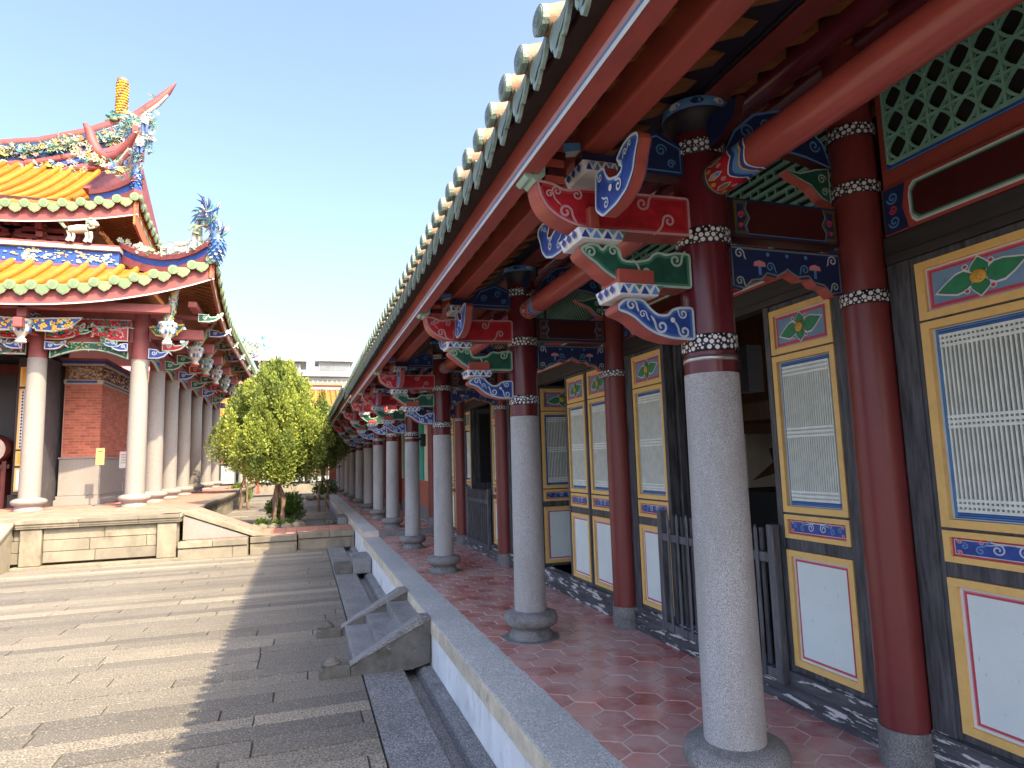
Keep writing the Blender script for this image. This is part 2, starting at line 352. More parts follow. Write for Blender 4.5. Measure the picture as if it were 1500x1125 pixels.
# ------------------------------------------------------------------ stone steps up to the corridor
def small_steps(name, y0, y1, label, full=True):
    t = thing(name, label, 'steps', (.75, (y0 + y1) / 2, -.4))
    for i, (xa, zt) in enumerate(((.43, -.29), (.65, -.19), (.87, -.09))):
        b = MB(); b.box(xa, 1.098, y0 + .121, y1 - .121, zt - (.12 if i == 0 else .1), zt, STEPM)
        b.build('step', t, .008)
    for ya in (y0, y1 - .12):
        b = MB(); b.prism([(.40, -.41), (.40, -.33), (1.02, .012), (1.097, .012), (1.097, -.37), (.93, -.41)], 'XZ', ya, ya + .12, CHEEK)
        b.prism([(.395, -.322), (.395, -.312), (1.01, .035), (1.096, .035), (1.096, .0)], 'XZ', ya - .008, ya + .128, STEPM)
        b.build('cheek_wall', t, .01)
        d = MB(); cy = ya + .06
        d.prism([(.397, -.41), (.397, -.31), (.30, -.30), (.20, -.30), (.15, -.33), (.14, -.41)], 'XZ', ya - .02, ya + .14, CHEEK)
        d.lathe([(.001, .0), (.085, 0), (.085, .018), (.066, .03), (.066, .04), (.045, .052), (.045, .06), (.001, .066)], (.24, cy, -.302), 20, CHEEK)
        d.build('drum_stone', t, .008)
    return t
small_steps('stone_steps', 5.92, 7.40, 'grey stone three-tread steps with mossy side walls and drum stones against the kerb')
b = MB(); b.box(.52, .80, 11.3, 12.0, -.40, -.29, CHEEK); b.box(.80, 1.095, 11.2, 12.1, -.40, -.16, STEPM)
tag(b.build('step_block', bevel=.012), 'small pale stone step block against the kerb before the low brick-topped platform', 'step block')
b = MB(); b.box(.55, .85, 17.6, 18.6, -.12, -.02, CHEEK); b.box(.85, 1.09, 17.4, 18.8, -.12, .05, STEPM)
b.lathe([(.001, 0), (.09, 0), (.09, .08), (.05, .12), (.001, .13)], (.70, 17.45, -.12), 14, CHEEK)
tag(b.build('step_block', bevel=.012), 'dark stone steps with a round drum stone at the raised far corridor', 'step block')
# ------------------------------------------------------------------ low platform between court and hall terrace
lp = thing('low_platform', 'low stone platform topped with red brick paving across the courtyard end', 'platform', (-.6, 15.5, -.4))
b = MB()
x = -2.38
for (xa, xb, ya, zt) in ((-2.38, -1.08, 14.52, -.05), (-1.06, -.12, 14.82, -.06), (-.1, 1.09, 14.98, -.05)):
    x = xa
    while x < xb - .05:
        l = min(R.uniform(.6, 1.2), xb - x)
        b.box(x + .003, x + l - .003, ya, ya + .3, zt - .12, zt, TERR, R.random()); x += l
    x = xa
    while x < xb - .05:
        l = min(R.uniform(.8, 1.4), xb - x)
        b.box(x + .002, x + l - .002, ya + .03, ya + .3, -.41, zt - .13, TERR, R.uniform(0, .8)); x += l
b.box(-1.04, -.14, 14.66, 14.81, -.41, -.27, TERR, .4)
b.build('stone_edge', lp, .01)
b = MB(); y = 14.8
while y < 16.5:
    x = -2.3
    while x < 1.09:
        ymin = 14.83 if x < -1.2 else 15.13 if x < -.3 else 15.29
        l = min(.24, 1.09 - x)
        if y >= ymin: b.box(x + .004, x + l - .004, y + .004, y + .116, -.1, -.053 + R.uniform(-.002, .002), TBRICK, R.random())
        x += .24
    y += .12
b.build('brick_paving', lp)

# ------------------------------------------------------------------ corridor building: columns and brackets
hall_w = thing('corridor_building', 'long covered corridor building with painted brackets, granite columns and lattice doors beside the courtyard', 'building', (1.9, 5, 0))
hall_f = thing('corridor_building', 'raised far corridor building with weathered brown eave beyond the step in the floor', 'building', (1.9, 25, .1))
CX, CY = 1.74, 2.44
def dotted_band(x, y, z, h, r, parent):
    """black band with scattered white painted discs"""
    b = MB(); b.lathe([(r, -h / 2), (r + .006, -h / 2), (r + .0065, 0), (r + .006, h / 2), (r, h / 2)], (x, y, z), 40, NAVY)
    pl = []; rr = r + .0075
    for q, tries in ((.0105, 420), (.0068, 600), (.0038, 900)):
        for _ in range(tries):
            u, v = R.uniform(0, 2 * PI), R.uniform(-h / 2 + q, h / 2 - q)
            if all((min(abs(u - p[0]), 2 * PI - abs(u - p[0])) * rr) ** 2 + (v - p[1]) ** 2 > (q + p[2] + .0022) ** 2 for p in pl): pl.append((u, v, q))
    for u, v, q in pl:
        n = 8 if q > .005 else 5
        b.add([(x + rr * math.cos(u + q * math.cos(k * 2 * PI / n) / rr), y + rr * math.sin(u + q * math.cos(k * 2 * PI / n) / rr), z + v + q * math.sin(k * 2 * PI / n)) for k in range(n)], [tuple(range(n))], WHITE)
    return b.build('painted_band', parent)
def make_column(parent):
    b = MB(); b.tube([(CX, CY, .2), (CX, CY, .7), (CX, CY, 1.755)], [.127, .125, .119], 40, GRAN); o = b.build('column', parent)
    b = MB(); b.lathe([(.175, 0), (.175, .035), (.152, .05), (.150, .085), (.185, .098), (.213, .122), (.218, .155), (.205, .19), (.165, .205), (.128, .212)], (CX, CY, 0), 48, GRANB)
    b.lathe([(.24, 0), (.235, .006)], (CX, CY, 0), 9, GRANB); b.build('column_base', o)
    b = MB(); b.tube([(CX, CY, 1.7552), (CX, CY, 2.5), (CX, CY, 3.05)], [.116, .116, .112], 40, MAROOND); b.build('painted_shaft', o)
    for z, h in ((1.888, .075), (2.372, .075), (2.79, .07)):
        dotted_band(CX, CY, z, h, .1155, o)
    b = MB(); b.lathe([(.113, -.10), (.118, -.06), (.135, -.02), (.150, .0), (.150, .055), (.13, .06)], (CX, CY, 2.955), 28, NAVY)
    b.lathe([(.1505, .004), (.1525, .01), (.1525, .046), (.1505, .05)], (CX, CY, 2.955), 28, BLUEL)
    for k in range(9):
        a = k * 2 * PI / 9
        b.add([(CX + .1538 * math.cos(a + u), CY + .1538 * math.sin(a + u), 2.983 + v) for u, v in ((-.22, 0), (-.1, -.014), (.1, -.014), (.22, 0), (.1, .014), (-.1, .014))], [tuple(range(6))], WHITE if k % 2 else BLUED)
    b.build('capital', o, .006)
    return o
def outline(mb, pts, plane, lv, m, w=.012, off=None):
    n = len(pts); a = sum(pts[i][0] * pts[(i + 1) % n][1] - pts[(i + 1) % n][0] * pts[i][1] for i in range(n))
    mb.ribbon(pts, w, plane, lv, m, True, (w * .55 if off is None else off) * (1 if a > 0 else -1))
def smooth_poly(pts, keep=()):
    out = []; n = len(pts)
    for i in range(n):
        p, q = Vector(pts[i]), Vector(pts[(i + 1) % n]); o = Vector(pts[i - 1])
        if i in keep: out.append(tuple(p)); continue
        a, c = p.lerp(o, min(.3, .02 / max((p - o).length, 1e-4))), p.lerp(q, min(.3, .02 / max((p - q).length, 1e-4)))
        out += [tuple(a), tuple((a + c + p * 2) / 4), tuple(c)]
    return out
REDP = [(0.906, 2.558), (0.919, 2.491), (0.947, 2.441), (0.991, 2.406), (1.052, 2.379), (1.107, 2.366), (1.161, 2.360), (1.64, 2.370), (1.64, 2.552), (1.342, 2.545), (1.169, 2.545), (1.106, 2.544), (1.068, 2.531), (1.03, 2.53), (0.988, 2.549), (0.951, 2.555)]
GREENP = [(1.094, 2.279), (1.102, 2.256), (1.13, 2.234), (1.16, 2.215), (1.2, 2.18), (1.246, 2.153), (1.277, 2.137), (1.375, 2.128), (1.63, 2.128), (1.63, 2.292), (1.554, 2.293), (1.502, 2.28), (1.468, 2.29), (1.434, 2.275), (1.416, 2.252), (1.348, 2.238), (1.29, 2.24), (1.285, 2.282), (1.254, 2.307), (1.215, 2.304), (1.198, 2.278), (1.183, 2.300), (1.139, 2.306)]
BLUEP = [(1.293, 2.073), (1.256, 2.041), (1.255, 2.015), (1.302, 2.002), (1.334, 1.986), (1.381, 1.946), (1.435, 1.918), (1.511, 1.9), (1.63, 1.897), (1.63, 2.049), (1.558, 2.047), (1.52, 2.036), (1.495, 2.01), (1.451, 2.009), (1.419, 2.031), (1.388, 2.066), (1.365, 2.076)]
WINGP = [(2.226, 2.352), (2.291, 2.403), (2.275, 2.554), (2.23, 2.56), (2.193, 2.549), (2.184, 2.524), (2.158, 2.487), (2.09, 2.468), (2.05, 2.48), (2.095, 2.531), (2.065, 2.552), (2.024, 2.57), (1.971, 2.574), (1.926, 2.562), (1.914, 2.535), (1.945, 2.485), (1.965, 2.43), (2.022, 2.382), (2.107, 2.358)]
def painted_arm(name, parent, prof, plane, a, b_, face, edge, side, scrolls, glow=None, ew=.011, dots=()):
    b = MB(); prof = smooth_poly(prof); b.prism(prof, plane, a, b_, face, side)
    for lv, s in ((a - .0025, -1), (b_ + .0025, 1)):
        if glow: outline(b, prof, plane, lv + s * .0, glow, ew * 2.0, ew * 1.05)
        outline(b, prof, plane, lv + s * .001, edge, ew)
        for (u, v, r, a0, d, tail) in scrolls: b.spiral((u, v), r, plane, lv + s * .0015, edge, r * .36, a0, 1.25, d, tail)
        for (u, v, r) in dots: b.poly([(u + r * math.cos(k * PI / 5), v + r * math.sin(k * PI / 5)) for k in range(10)], plane, lv + s * .0015, WHITE)
    return b.build(name, parent)
CRIMG = mat('rose_glow_paint', (0.45, 0.045, 0.06), 0.5, 0.1, 10)
GREENG = mat('green_glow_paint', (0.05, 0.20, 0.13), 0.5, 0.1, 10)
BLUEG = mat('blue_glow_paint', (0.06, 0.15, 0.42), 0.5, 0.1, 10)
GREENW = mat('pale_green_line', (0.36, 0.50, 0.42), 0.5, 0.1, 10)
BLUEW = mat('pale_blue_line', (0.52, 0.60, 0.70), 0.5, 0.1, 10)
PINKW = mat('pale_pink_line', (0.58, 0.33, 0.35), 0.5, 0.1, 10)
def make_bracket(parent):
    y0, y1 = CY - .055, CY + .055
    o = painted_arm('bracket', parent, REDP, 'XZ', y0, y1, CRIM, PINKW, RED,
        [(1.035, 2.428, .030, 0, 1, .05), (1.09, 2.507, .024, PI / 2, -1, .03), (1.0, 2.515, .022, PI, -1, .03), (.965, 2.50, .018, 0, 1, .05), (1.40, 2.50, .030, 0, -1, .07), (1.53, 2.432, .030, PI, -1, .08)], CRIMG)
    painted_arm('green_arm', o, GREENP, 'XZ', y0, y1, GREEN, GREENW, RED, [(1.143, 2.262, .026, PI, -1, 0), (1.248, 2.274, .024, 0, 1, .04), (1.552, 2.255, .030, 0, -1, .05), (1.40, 2.19, .03, PI, 1, .06)], GREENG)
    painted_arm('blue_arm', o, BLUEP, 'XZ', y0, y1, BLUE, BLUEW, RED, [(1.322, 2.042, .026, 0, 1, .03), (1.375, 2.005, .018, 0, 1, .03), (1.464, 1.955, .030, PI, 1, .05), (1.575, 1.937, .028, PI, 1, .05), (1.573, 2.015, .022, PI, 1, .03)], BLUEG, dots=((1.52, 1.985, .012),))
    wing2 = [(2 * CY - p[0], p[1]) for p in WINGP]
    sc = [(2.233, 2.522, .018, 0, -1, .03), (2.085, 2.427, .025, PI / 2, 1, .03), (2.191, 2.397, .022, PI / 2, 1, .04), (2.02, 2.528, .014, 0, 1, .02), (1.985, 2.545, .013, 0, 1, .02), (2.06, 2.505, .013, 0, -1, .0)]
    painted_arm('cross_arm', o, WINGP, 'YZ', 1.13, 1.178, BLUE, BLUEW, RED, sc, BLUEG, .010, dots=((2.15, 2.445, .014),))
    painted_arm('cross_arm', o, wing2, 'YZ', 1.13, 1.178, BLUE, BLUEW, RED, [(2 * CY - u, v, r, PI - a0, -d, t) for u, v, r, a0, d, t in sc], BLUEG, .010)
    def block(xa, xb, za, zb, band):
        b = MB(); hy = .085
        b.box(xa, xb, CY - hy, CY + hy, za + band, zb, RED)
        b.prism([(xa - .022, za + band - .002), (xb + .022, za + band - .002), (xb + .004, za), (xa - .004, za)], 'XZ', CY - hy - .018, CY + hy + .018, WHITE, WHITE)
        f = CY - hy - .0195
        n = 4; w = (xb - xa + .03) / n
        for i in range(n):
            x = xa - .015 + w * i
            b.poly([(x + .006, za + band * .12), (x + w - .006, za + band * .12), (x + w / 2, za + band * .8)], 'XZ', f, BLUEL if i % 2 else BLUE)
            b.poly([(x + w * .6, za + band * .88), (x + w * 1.3, za + band * .88), (x + w * .98, za + band * .45)], 'XZ', f, GREENG if i % 2 else BLUEL)
        n = 3; w = (2 * hy) / n
        for i in range(n):
            yy = CY - hy + w * i
            b.add([P3('YZ', *p, xa - .0225 + .0) for p in ()] or [(xa - .0225, yy + .008, za + band * .6), (xa - .0165, yy + w / 2, za + band * .15), (xa - .0225, yy + w - .008, za + band * .6), (xa - .0235, yy + w / 2, za + band * .95)], [(0, 1, 2, 3)], BLUE)
        b.build('bearing_block', o, .003)
    block(1.09, 1.265, 2.303, 2.362, .05)
    b = MB(); b.box(1.13, 1.175, CY - .09, CY + .09, 2.35, 2.45, RED); b.build('tenon_block', o, .004)
    block(1.255, 1.425, 2.075, 2.192, .052)
    block(1.125, 1.255, 2.60, 2.66, .05)
    b = MB()     # stepped post with scalloped green face that carries the eave beam
    for i in range(5): b.box(.952 + .012 * (i % 2), 1.04 + .010 * (i % 2), y0 + .005, y1 - .005, 2.553 + .036 * i, 2.553 + .036 * (i + 1) - .002, CRIMD if i % 2 else RED)
    b.prism([(.858, 2.570), (.875, 2.557), (.893, 2.562), (.906, 2.550), (.925, 2.553), (.95, 2.58), (.956, 2.66), (.951, 2.76), (.90, 2.76), (.862, 2.62)], 'XZ', y0 - .002, y1 + .002, MINTL, MINTL)
    for k in range(4): b.spiral((.895 + .035 * (k % 2), 2.585 + .030 * k), .012, 'XZ', y0 - .004, GREENW if k % 2 else GREEN, .004)
    b.build('eave_post', o, .002)
    b = MB()     # dark stacked cross pieces above, under the purlins
    prof = [(1.02, 2.60), (1.06, 2.565), (1.14, 2.555), (1.22, 2.57), (1.27, 2.60), (1.20, 2.635), (1.08, 2.635)]
    b.prism([(CY - .33, 2.90), (CY - .30, 2.83), (CY - .2, 2.775), (CY, 2.75), (CY + .2, 2.775), (CY + .30, 2.83), (CY + .33, 2.90)], 'YZ', 1.72, 1.76, BLUED, CRIMD)
    b.prism([(1.13, 2.655), (1.64, 2.655), (1.64, 2.80), (1.50, 2.86), (1.36, 2.80), (1.28, 2.715), (1.13, 2.715)], 'XZ', CY - .04, CY + .04, BLUED, CRIMD)
    outline(b, [(1.30, 2.67), (1.62, 2.67), (1.62, 2.79), (1.50, 2.84), (1.37, 2.79)], 'XZ', CY - .0425, BLUEL, .008)
    for u, v, r in ((1.40, 2.73, .03), (1.52, 2.77, .03), (1.57, 2.71, .022)): b.spiral((u, v), r, 'XZ', CY - .0428, BLUEL, .007)
    b.build('upper_strut', o)
    b = MB()
    fin = [(1.07, 2.735), (1.08, 2.70), (1.13, 2.72), (1.25, 2.725), (1.25, 2.765), (1.13, 2.765)]
    b.prism([(1.00, 2.70), (1.03, 2.745), (1.13, 2.76), (1.13, 2.725), (1.06, 2.71), (1.02, 2.67)], 'XZ', CY - .03, CY + .03, BLUEL, WHITE)
    b.build('curled_tip', o)
    return o
def make_ties(parent, dx_back=0.0):
    """tie beams from a front column to the wall column behind it"""
    y0, y1 = CY - .05, CY + .05; xa, xb = 1.85, 2.50
    b = MB(); b.box(xa, xb, y0, y1, 2.395, 2.585, CRIMD)
    f = y0 - .003
    b.ribbon(rect(xa + .012, xb - .012, 2.405, 2.575), .010, 'XZ', f, BLUED, True)
    for s, x in ((1, xa + .03), (-1, xb - .03)):
        b.poly([(x, 2.41), (x, 2.57), (x + s * .075, 2.57), (x + s * .062, 2.53), (x + s * .085, 2.49), (x + s * .062, 2.45), (x + s * .075, 2.41)], 'XZ', f - .0005, mat('olive_paint', (.10, .085, .02), .5))
        b.poly([(x + s * .016, 2.425), (x + s * .016, 2.555), (x + s * .058, 2.555), (x + s * .046, 2.52), (x + s * .066, 2.49), (x + s * .046, 2.46), (x + s * .058, 2.425)], 'XZ', f - .001, BLUED)
        b.spiral((x + s * .038, 2.50), .018, 'XZ', f - .0015, ROSE, .007); b.spiral((x + s * .034, 2.45), .012, 'XZ', f - .0015, ROSE, .006)
        b.ribbon([(x + s * .075, 2.57), (x + s * .062, 2.53), (x + s * .085, 2.49), (x + s * .062, 2.45), (x + s * .075, 2.41)], .006, 'XZ', f - .0018, BLUEL)
    b.ribbon([(xa + .1, 2.412), (xb - .1, 2.412)], .010, 'XZ', f - .0012, BLUEL)
    o = b.build('tie_beam', parent, .006)
    L = [(xa, 2.36), (xa + .0, 2.155), (xa + .06, 2.145), (xa + .10, 2.185), (xa + .16, 2.195), (xa + .19, 2.225), (xa + .25, 2.215), (xa + .30, 2.24)]
    L2 = [(xa + xb - p[0], p[1]) for p in reversed(L)]
    prof = [(p[0], p[1]) for p in L] + [((xa + xb) / 2, 2.25)] + L2
    b = MB(); b.prism(prof, 'XZ', y0 + .015, y1 - .015, BLUED, RED)
    f = y0 + .0125; m = (xa + xb) / 2
    outline(b, [(p[0] + (.015 if p[0] < m else -.015 if p[0] > m else 0), p[1] + (.012 if p[1] < 2.3 else -.012)) for p in prof], 'XZ', f, mat('grey_blue_line', (.17, .22, .26), .5), .009, 0)
    for u, v, r, d, mm in ((xa + .055, 2.32, .026, 1, BLUEW), (xb - .055, 2.32, .026, -1, BLUEW), (xa + .05, 2.19, .022, 1, GREENW), (xb - .05, 2.19, .022, -1, GREENW), (m - .10, 2.265, .024, 1, BLUEL), (m + .10, 2.265, .024, -1, BLUEL)):
        b.spiral((u, v), r, 'XZ', f - .001, mm, .007, 0 if d > 0 else PI, 1.3, d, .03)
    for u in (m - .16, m + .16):
        b.poly([(u - .035, 2.265), (u - .03, 2.285), (u, 2.295), (u + .03, 2.285), (u + .035, 2.265)], 'XZ', f - .001, PINK)
        b.poly([(u - .008, 2.225), (u - .008, 2.265), (u + .008, 2.265), (u + .008, 2.225)], 'XZ', f - .001, BLUEL)
    for u in (m - .11, m, m + .11): b.poly([(u + .010 * math.cos(k * PI / 4), 2.325 + .010 * math.sin(k * PI / 4)) for k in range(8)], 'XZ', f - .001, BLUEL)
    b.build('curved_lintel', o, .004)
    b = MB()  # dark arched support high under the roof
    arch = [(1.86, 2.80), (1.93, 2.93), (2.05, 3.03), (2.2, 3.07), (2.35, 3.03), (2.46, 2.93), (2.5, 2.80), (2.34, 2.84), (2.18, 2.86), (2.02, 2.84)]
    b.prism(arch, 'XZ', CY - .03, CY + .03, BLUED, CRIMD); outline(b, arch, 'XZ', CY - .0325, BLUEL, .012)
    for u, v, r, d in ((2.0, 2.93, .04, 1), (2.12, 2.98, .045, -1), (2.28, 2.97, .045, 1), (2.40, 2.91, .035, -1)): b.spiral((u, v), r, 'XZ', CY - .034, BLUEL, .009, 0, 1.3, d)
    b.build('arched_support', o, .003)
    b = MB()  # scrolled corner wing under the upper beam by the wall column
    wing = [(2.48, 2.62), (2.48, 2.80), (2.40, 2.79), (2.30, 2.76), (2.22, 2.765), (2.28, 2.73), (2.36, 2.70), (2.42, 2.64)]
    b.prism(wing, 'XZ', CY - .03, CY + .03, GREEN, RED); outline(b, wing, 'XZ', CY - .0325, GREENW, .008)
    b.spiral((2.43, 2.74), .026, 'XZ', CY - .034, GREENW, .008); b.spiral((2.445, 2.675), .022, 'XZ', CY - .034, GREENW, .007)
    b.build('corner_wing', o, .003)
    return o
BX, BY = 2.585, 2.36
def make_wall_column(parent):
    b = MB(); b.tube([(BX, BY, .17), (BX, BY, 1.3), (BX, BY, 3.4)], [.105, .106, .10], 32, MAROON); o = b.build('wall_column', parent)
    b = MB(); b.tube([(BX, BY, 0), (BX, BY, .1702)], [.118, .113], 32, GRANB); b.build('column_base', o)
    for z in (2.12, 2.66, 2.95):
        dotted_band(BX, BY, z, .062, .1045, o)
    return o
c0 = make_column(hall_w); k0 = make_bracket(hall_w); t0 = make_ties(hall_w); w0 = make_wall_column(hall_w)
FRONT1 = [-.2, 5.02, 8.37, 10.88]; BACK1 = [-.35, 5.0, 8.4, 10.86]
for y in FRONT1:
    copy_tree(c0, hall_w, (0, y - CY, 0)); copy_tree(k0, hall_w, (0, y - CY, 0)); copy_tree(t0, hall_w, (0, y - CY, 0))
for y in BACK1: copy_tree(w0, hall_w, (0, y - BY, 0))
OFF = Vector(hall_w.location) - Vector(hall_f.location)
FRONT2 = [13.45, 16.05, 18.65, 21.7, 24.6, 27.6, 31.0, 34.6]
for y in FRONT2:
    d = OFF + Vector((0, y - CY, .1))
    copy_tree(c0, hall_f, d); copy_tree(k0, hall_f, d)
    if y < 22: copy_tree(t0, hall_f, d)
    copy_tree(w0, hall_f, OFF + Vector((0, y - BY, .1)))

# long round tie beams on the column line
def round_tie(parent, ya, yb, dz=0, dark=False):
    b = MB(); z = 2.635 + dz; r = .076; x = 1.765
    b.tube([(x, ya + .1, z), (x, yb - .1, z)], r, 36, REDG); o = b.build('round_tie_beam', parent)
    for s, y in ((1, ya + .1), (-1, yb - .1)):
        b = MB(); n = 36
        def wrap(f0, f1, m, e):
            vs = []
            for k in range(n + 1):
                a = 2 * PI * k / n
                for f in (f0(a), f1(a)): vs.append((x + (r + e) * math.cos(a), y + s * f, z + (r + e) * math.sin(a)))
            b.add(vs, [(2 * k, 2 * k + 1, 2 * k + 3, 2 * k + 2) for k in range(n)], m, True)
        vv = lambda a: abs(((a * 4 / (2 * PI)) % 1) - .5) * 2          # zigzag four times round
        c0 = lambda v: (lambda a: v)
        wrap(c0(.0), lambda a: .17 + .05 * vv(a), CRIM, .0015)
        wrap(lambda a: .155 + .05 * vv(a), lambda a: .18 + .05 * vv(a), BLUE, .0025); wrap(lambda a: .148 + .05 * vv(a), lambda a: .156 + .05 * vv(a), WHITE, .003)
        wrap(lambda a: .18 + .05 * vv(a), lambda a: .225 + .035 * vv(a), BLUEL, .002); wrap(lambda a: .225 + .035 * vv(a), lambda a: .235 + .035 * vv(a), GOLD, .003)
        wrap(lambda a: .235 + .035 * vv(a), lambda a: .262 + .03 * vv(a), BLUE, .0025); wrap(lambda a: .26 + .03 * vv(a), lambda a: .268 + .03 * vv(a), WHITE, .0035)
        wrap(c0(.0), c0(.022), GREEN, .0025); wrap(c0(.022), c0(.028), GREENW, .0032)
        for k in range(8):
            a0 = 2 * PI * (k + .5) / 8
            def leaf(cy, ca, l, w, m, e): b.add([(x + (r + e) * math.cos(ca + w * q), y + s * (cy + l * p), z + (r + e) * math.sin(ca + w * q)) for p, q in ((-1, 0), (-.4, 1), (.4, .8), (1, 0), (.4, -.8), (-.4, -1))], [tuple(range(6))], m)
            leaf(.085, a0, .05, .17, WHITE, .0028); leaf(.085, a0, .043, .13, LEAFG if k % 2 else BLUEL, .0036); leaf(.075, a0, .018, .08, ROSE if k % 2 else GOLD, .0044)
            leaf(.12, a0 + .38, .02, .12, PINK, .003); leaf(.05, a0 + .38, .018, .12, GOLD, .003)
        b.build('painted_end', o)
ys = [-.2, 2.44] + FRONT1[1:]
for a, c in zip(ys, ys[1:]): round_tie(hall_w, a, c)
for a, c in zip(FRONT2[:5], FRONT2[1:6]): round_tie(hall_f, a, c, .1)

# ------------------------------------------------------------------ roofs of the corridor buildings
def corridor_roof(parent, y0, y1, dz, fascia=RED, far=False):
    sl = .40; ex, ez = .80, 2.775 + dz
    zz = lambda x: ez + (x - ex) * sl
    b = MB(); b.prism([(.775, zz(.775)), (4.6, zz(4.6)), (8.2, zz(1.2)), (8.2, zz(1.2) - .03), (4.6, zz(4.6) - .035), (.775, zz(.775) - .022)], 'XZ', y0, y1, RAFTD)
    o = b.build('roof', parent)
    b = MB(); b.prism([(.85, 2.58 + dz), (.92, 2.58 + dz), (.92, 2.80 + dz), (.85, 2.775 + dz)], 'XZ', y0, y1, fascia)
    b.prism([(.846, 2.583 + dz), (.849, 2.581 + dz), (.849, 2.612 + dz), (.846, 2.610 + dz)], 'XZ', y0, y1, BLUEL)
    b.prism([(.8435, 2.578 + dz), (.8455, 2.577 + dz), (.8455, 2.5955 + dz), (.8435, 2.5955 + dz)], 'XZ', y0, y1, WHITE)
    b.prism([(.8475, 2.613 + dz), (.849, 2.613 + dz), (.849, 2.635 + dz), (.8475, 2.635 + dz)], 'XZ', y0, y1, PINKW if not far else fascia)
    b.build('eave_beam', o, .003)
    b = MB(); b.prism([(.785, 2.727 + dz), (.849, 2.727 + dz), (.849, 2.7355 + dz), (.785, 2.7355 + dz)], 'XZ', y0, y1, RAFTD)
    b.prism([(.79, 2.737 + dz), (.848, 2.737 + dz), (.848, 2.771 + dz), (.80, 2.757 + dz), (.79, 2.755 + dz)], 'XZ', y0, y1, fascia); b.build('drip_board', o)
    for (xa, xb, za, zb) in ((1.14, 1.26, 2.72, 2.93), (1.36, 1.44, 2.93, 3.0)):
        b = MB(); b.box(xa, xb, y0, y1, za + dz, zb + dz, fascia); b.build('purlin', o, .012)
    for x, z, r in ((2.2, 3.24, .075), (2.62, 3.42, .08), (3.5, 3.75, .08)):
        b = MB(); b.tube([(x, y0, z + dz), (x, y1, z + dz)], r, 16, MAROOND); b.build('round_purlin', o)
    b = MB(); b.box(1.69, 1.83, y0, y1, 3.02 + dz, 3.20 + dz, NAVY); b.box(1.70, 1.82, y0, y1, 3.003 + dz, 3.018 + dz, MAROON); b.build('column_beam', o, .01)
    b = MB(); b.box(1.262, 1.688, y0, y1, 3.035 + dz, 3.05 + dz, NAVY); b.build('dark_fill_board', o)  # added dark sheet hiding the rafters, stands in for the dark under the roof
    b = MB(); y = y0 + .05
    while y < y1 - .1:
        b.prism([(.93, zz(.93) - .028), (4.5, zz(4.5) - .038), (4.5, zz(4.5) - .085), (.93, zz(.93) - .07)], 'XZ', y, y + .09, RAFT, tone=R.random()); y += .2
    struct(b.build('rafters', o), 'thing'); 
    b = MB(); n = int((y1 - y0) / .195)
    for i in range(n):
        y = y0 + .1 + i * .195
        m = GTILED; jz = R.uniform(-.005, .005); jy = R.uniform(-.006, .006); yy = y + jy
        zc = 2.79 + dz + jz
        pts = [(.715, yy, zc), (.9, yy, zc + .075), (2.5, yy, zc + .72), (4.6, yy, zc + 1.56)]
        b.tube(pts, .046, 9, OTILE, tone=R.random())
        for ring, (rr, xx) in enumerate(((.049, .700), (.044, .697), (.034, .6955), (.017, .693))):
            vs = [(xx, yy + rr * math.cos(k * PI / 8), zc + rr * math.sin(k * PI / 8)) for k in range(16)]
            vs2 = [(.722, yy + rr * math.cos(k * PI / 8), zc + .006 + rr * math.sin(k * PI / 8)) for k in range(16)]
            b.add(vs + vs2, [tuple(range(16))] + [(k, (k + 1) % 16, 16 + (k + 1) % 16, 16 + k) for k in range(16)], GTILED, tone=R.random())
        b.spiral((yy, zc), .030, 'YZ', .692, mat('dark_tile_relief', (.13, .18, .15), .6), .005, turns=2)
        # pendant drip tile between two barrels
        yd = yy + .0975; w = .083; zt = zc - .012
        sh = [(yd - w, zt + .02), (yd - w * .95, zt - .04), (yd - w * .8, zt - .085), (yd - w * .55, zt - .115), (yd - w * .42, zt - .112), (yd - w * .2, zt - .15), (yd, zt - .165), (yd + w * .2, zt - .15), (yd + w * .42, zt - .112), (yd + w * .55, zt - .115), (yd + w * .8, zt - .085), (yd + w * .95, zt - .04), (yd + w, zt + .02), (yd + w * .5, zt - .015), (yd, zt - .025), (yd - w * .5, zt - .015)]
        vs = [(.738 + (p[1] - zt) * .12, p[0], p[1]) for p in sh] + [(.752 + (p[1] - zt) * .12, p[0], p[1]) for p in sh]
        nn = len(sh)
        b.add(vs, [tuple(range(nn)), tuple(range(2 * nn - 1, nn - 1, -1))] + [(k, (k + 1) % nn, nn + (k + 1) % nn, nn + k) for k in range(nn)], GTILED, tone=R.random())
        b.add([(.7365 + (p[1] - zt) * .12, yd + (p[0] - yd) * .7, zt - .06 + (p[1] - zt + .06) * .7) for p in sh], [tuple(range(nn))], mat('tile_relief_line', (.17, .22, .18), .6), tone=R.random())
        vs = []
        for x, z in ((.745, zt - .008), (2.5, zt + .68), (4.6, zt + 1.52)): vs += [(x, yd - .07, z + .012), (x, yd, z - .012), (x, yd + .07, z + .012)]
        b.add(vs, [(0, 1, 4, 3), (1, 2, 5, 4), (3, 4, 7, 6), (4, 5, 8, 7)], OTILE)
    b.build('roof_tiles', o)
    b = MB(); b.box(4.35, 4.85, y0, y1, zz(4.6) - .05, zz(4.6) + .35, OTILE); b.build('ridge', o, .05)
corridor_roof(hall_w, -3.2, 12.55, 0)
FASB = mat('weathered_brown_eave', (0.20, 0.075, 0.045), 0.6, 0.35, 3, 0.1, 40)
corridor_roof(hall_f, 12.75, 37.2, .12, FASB, True)

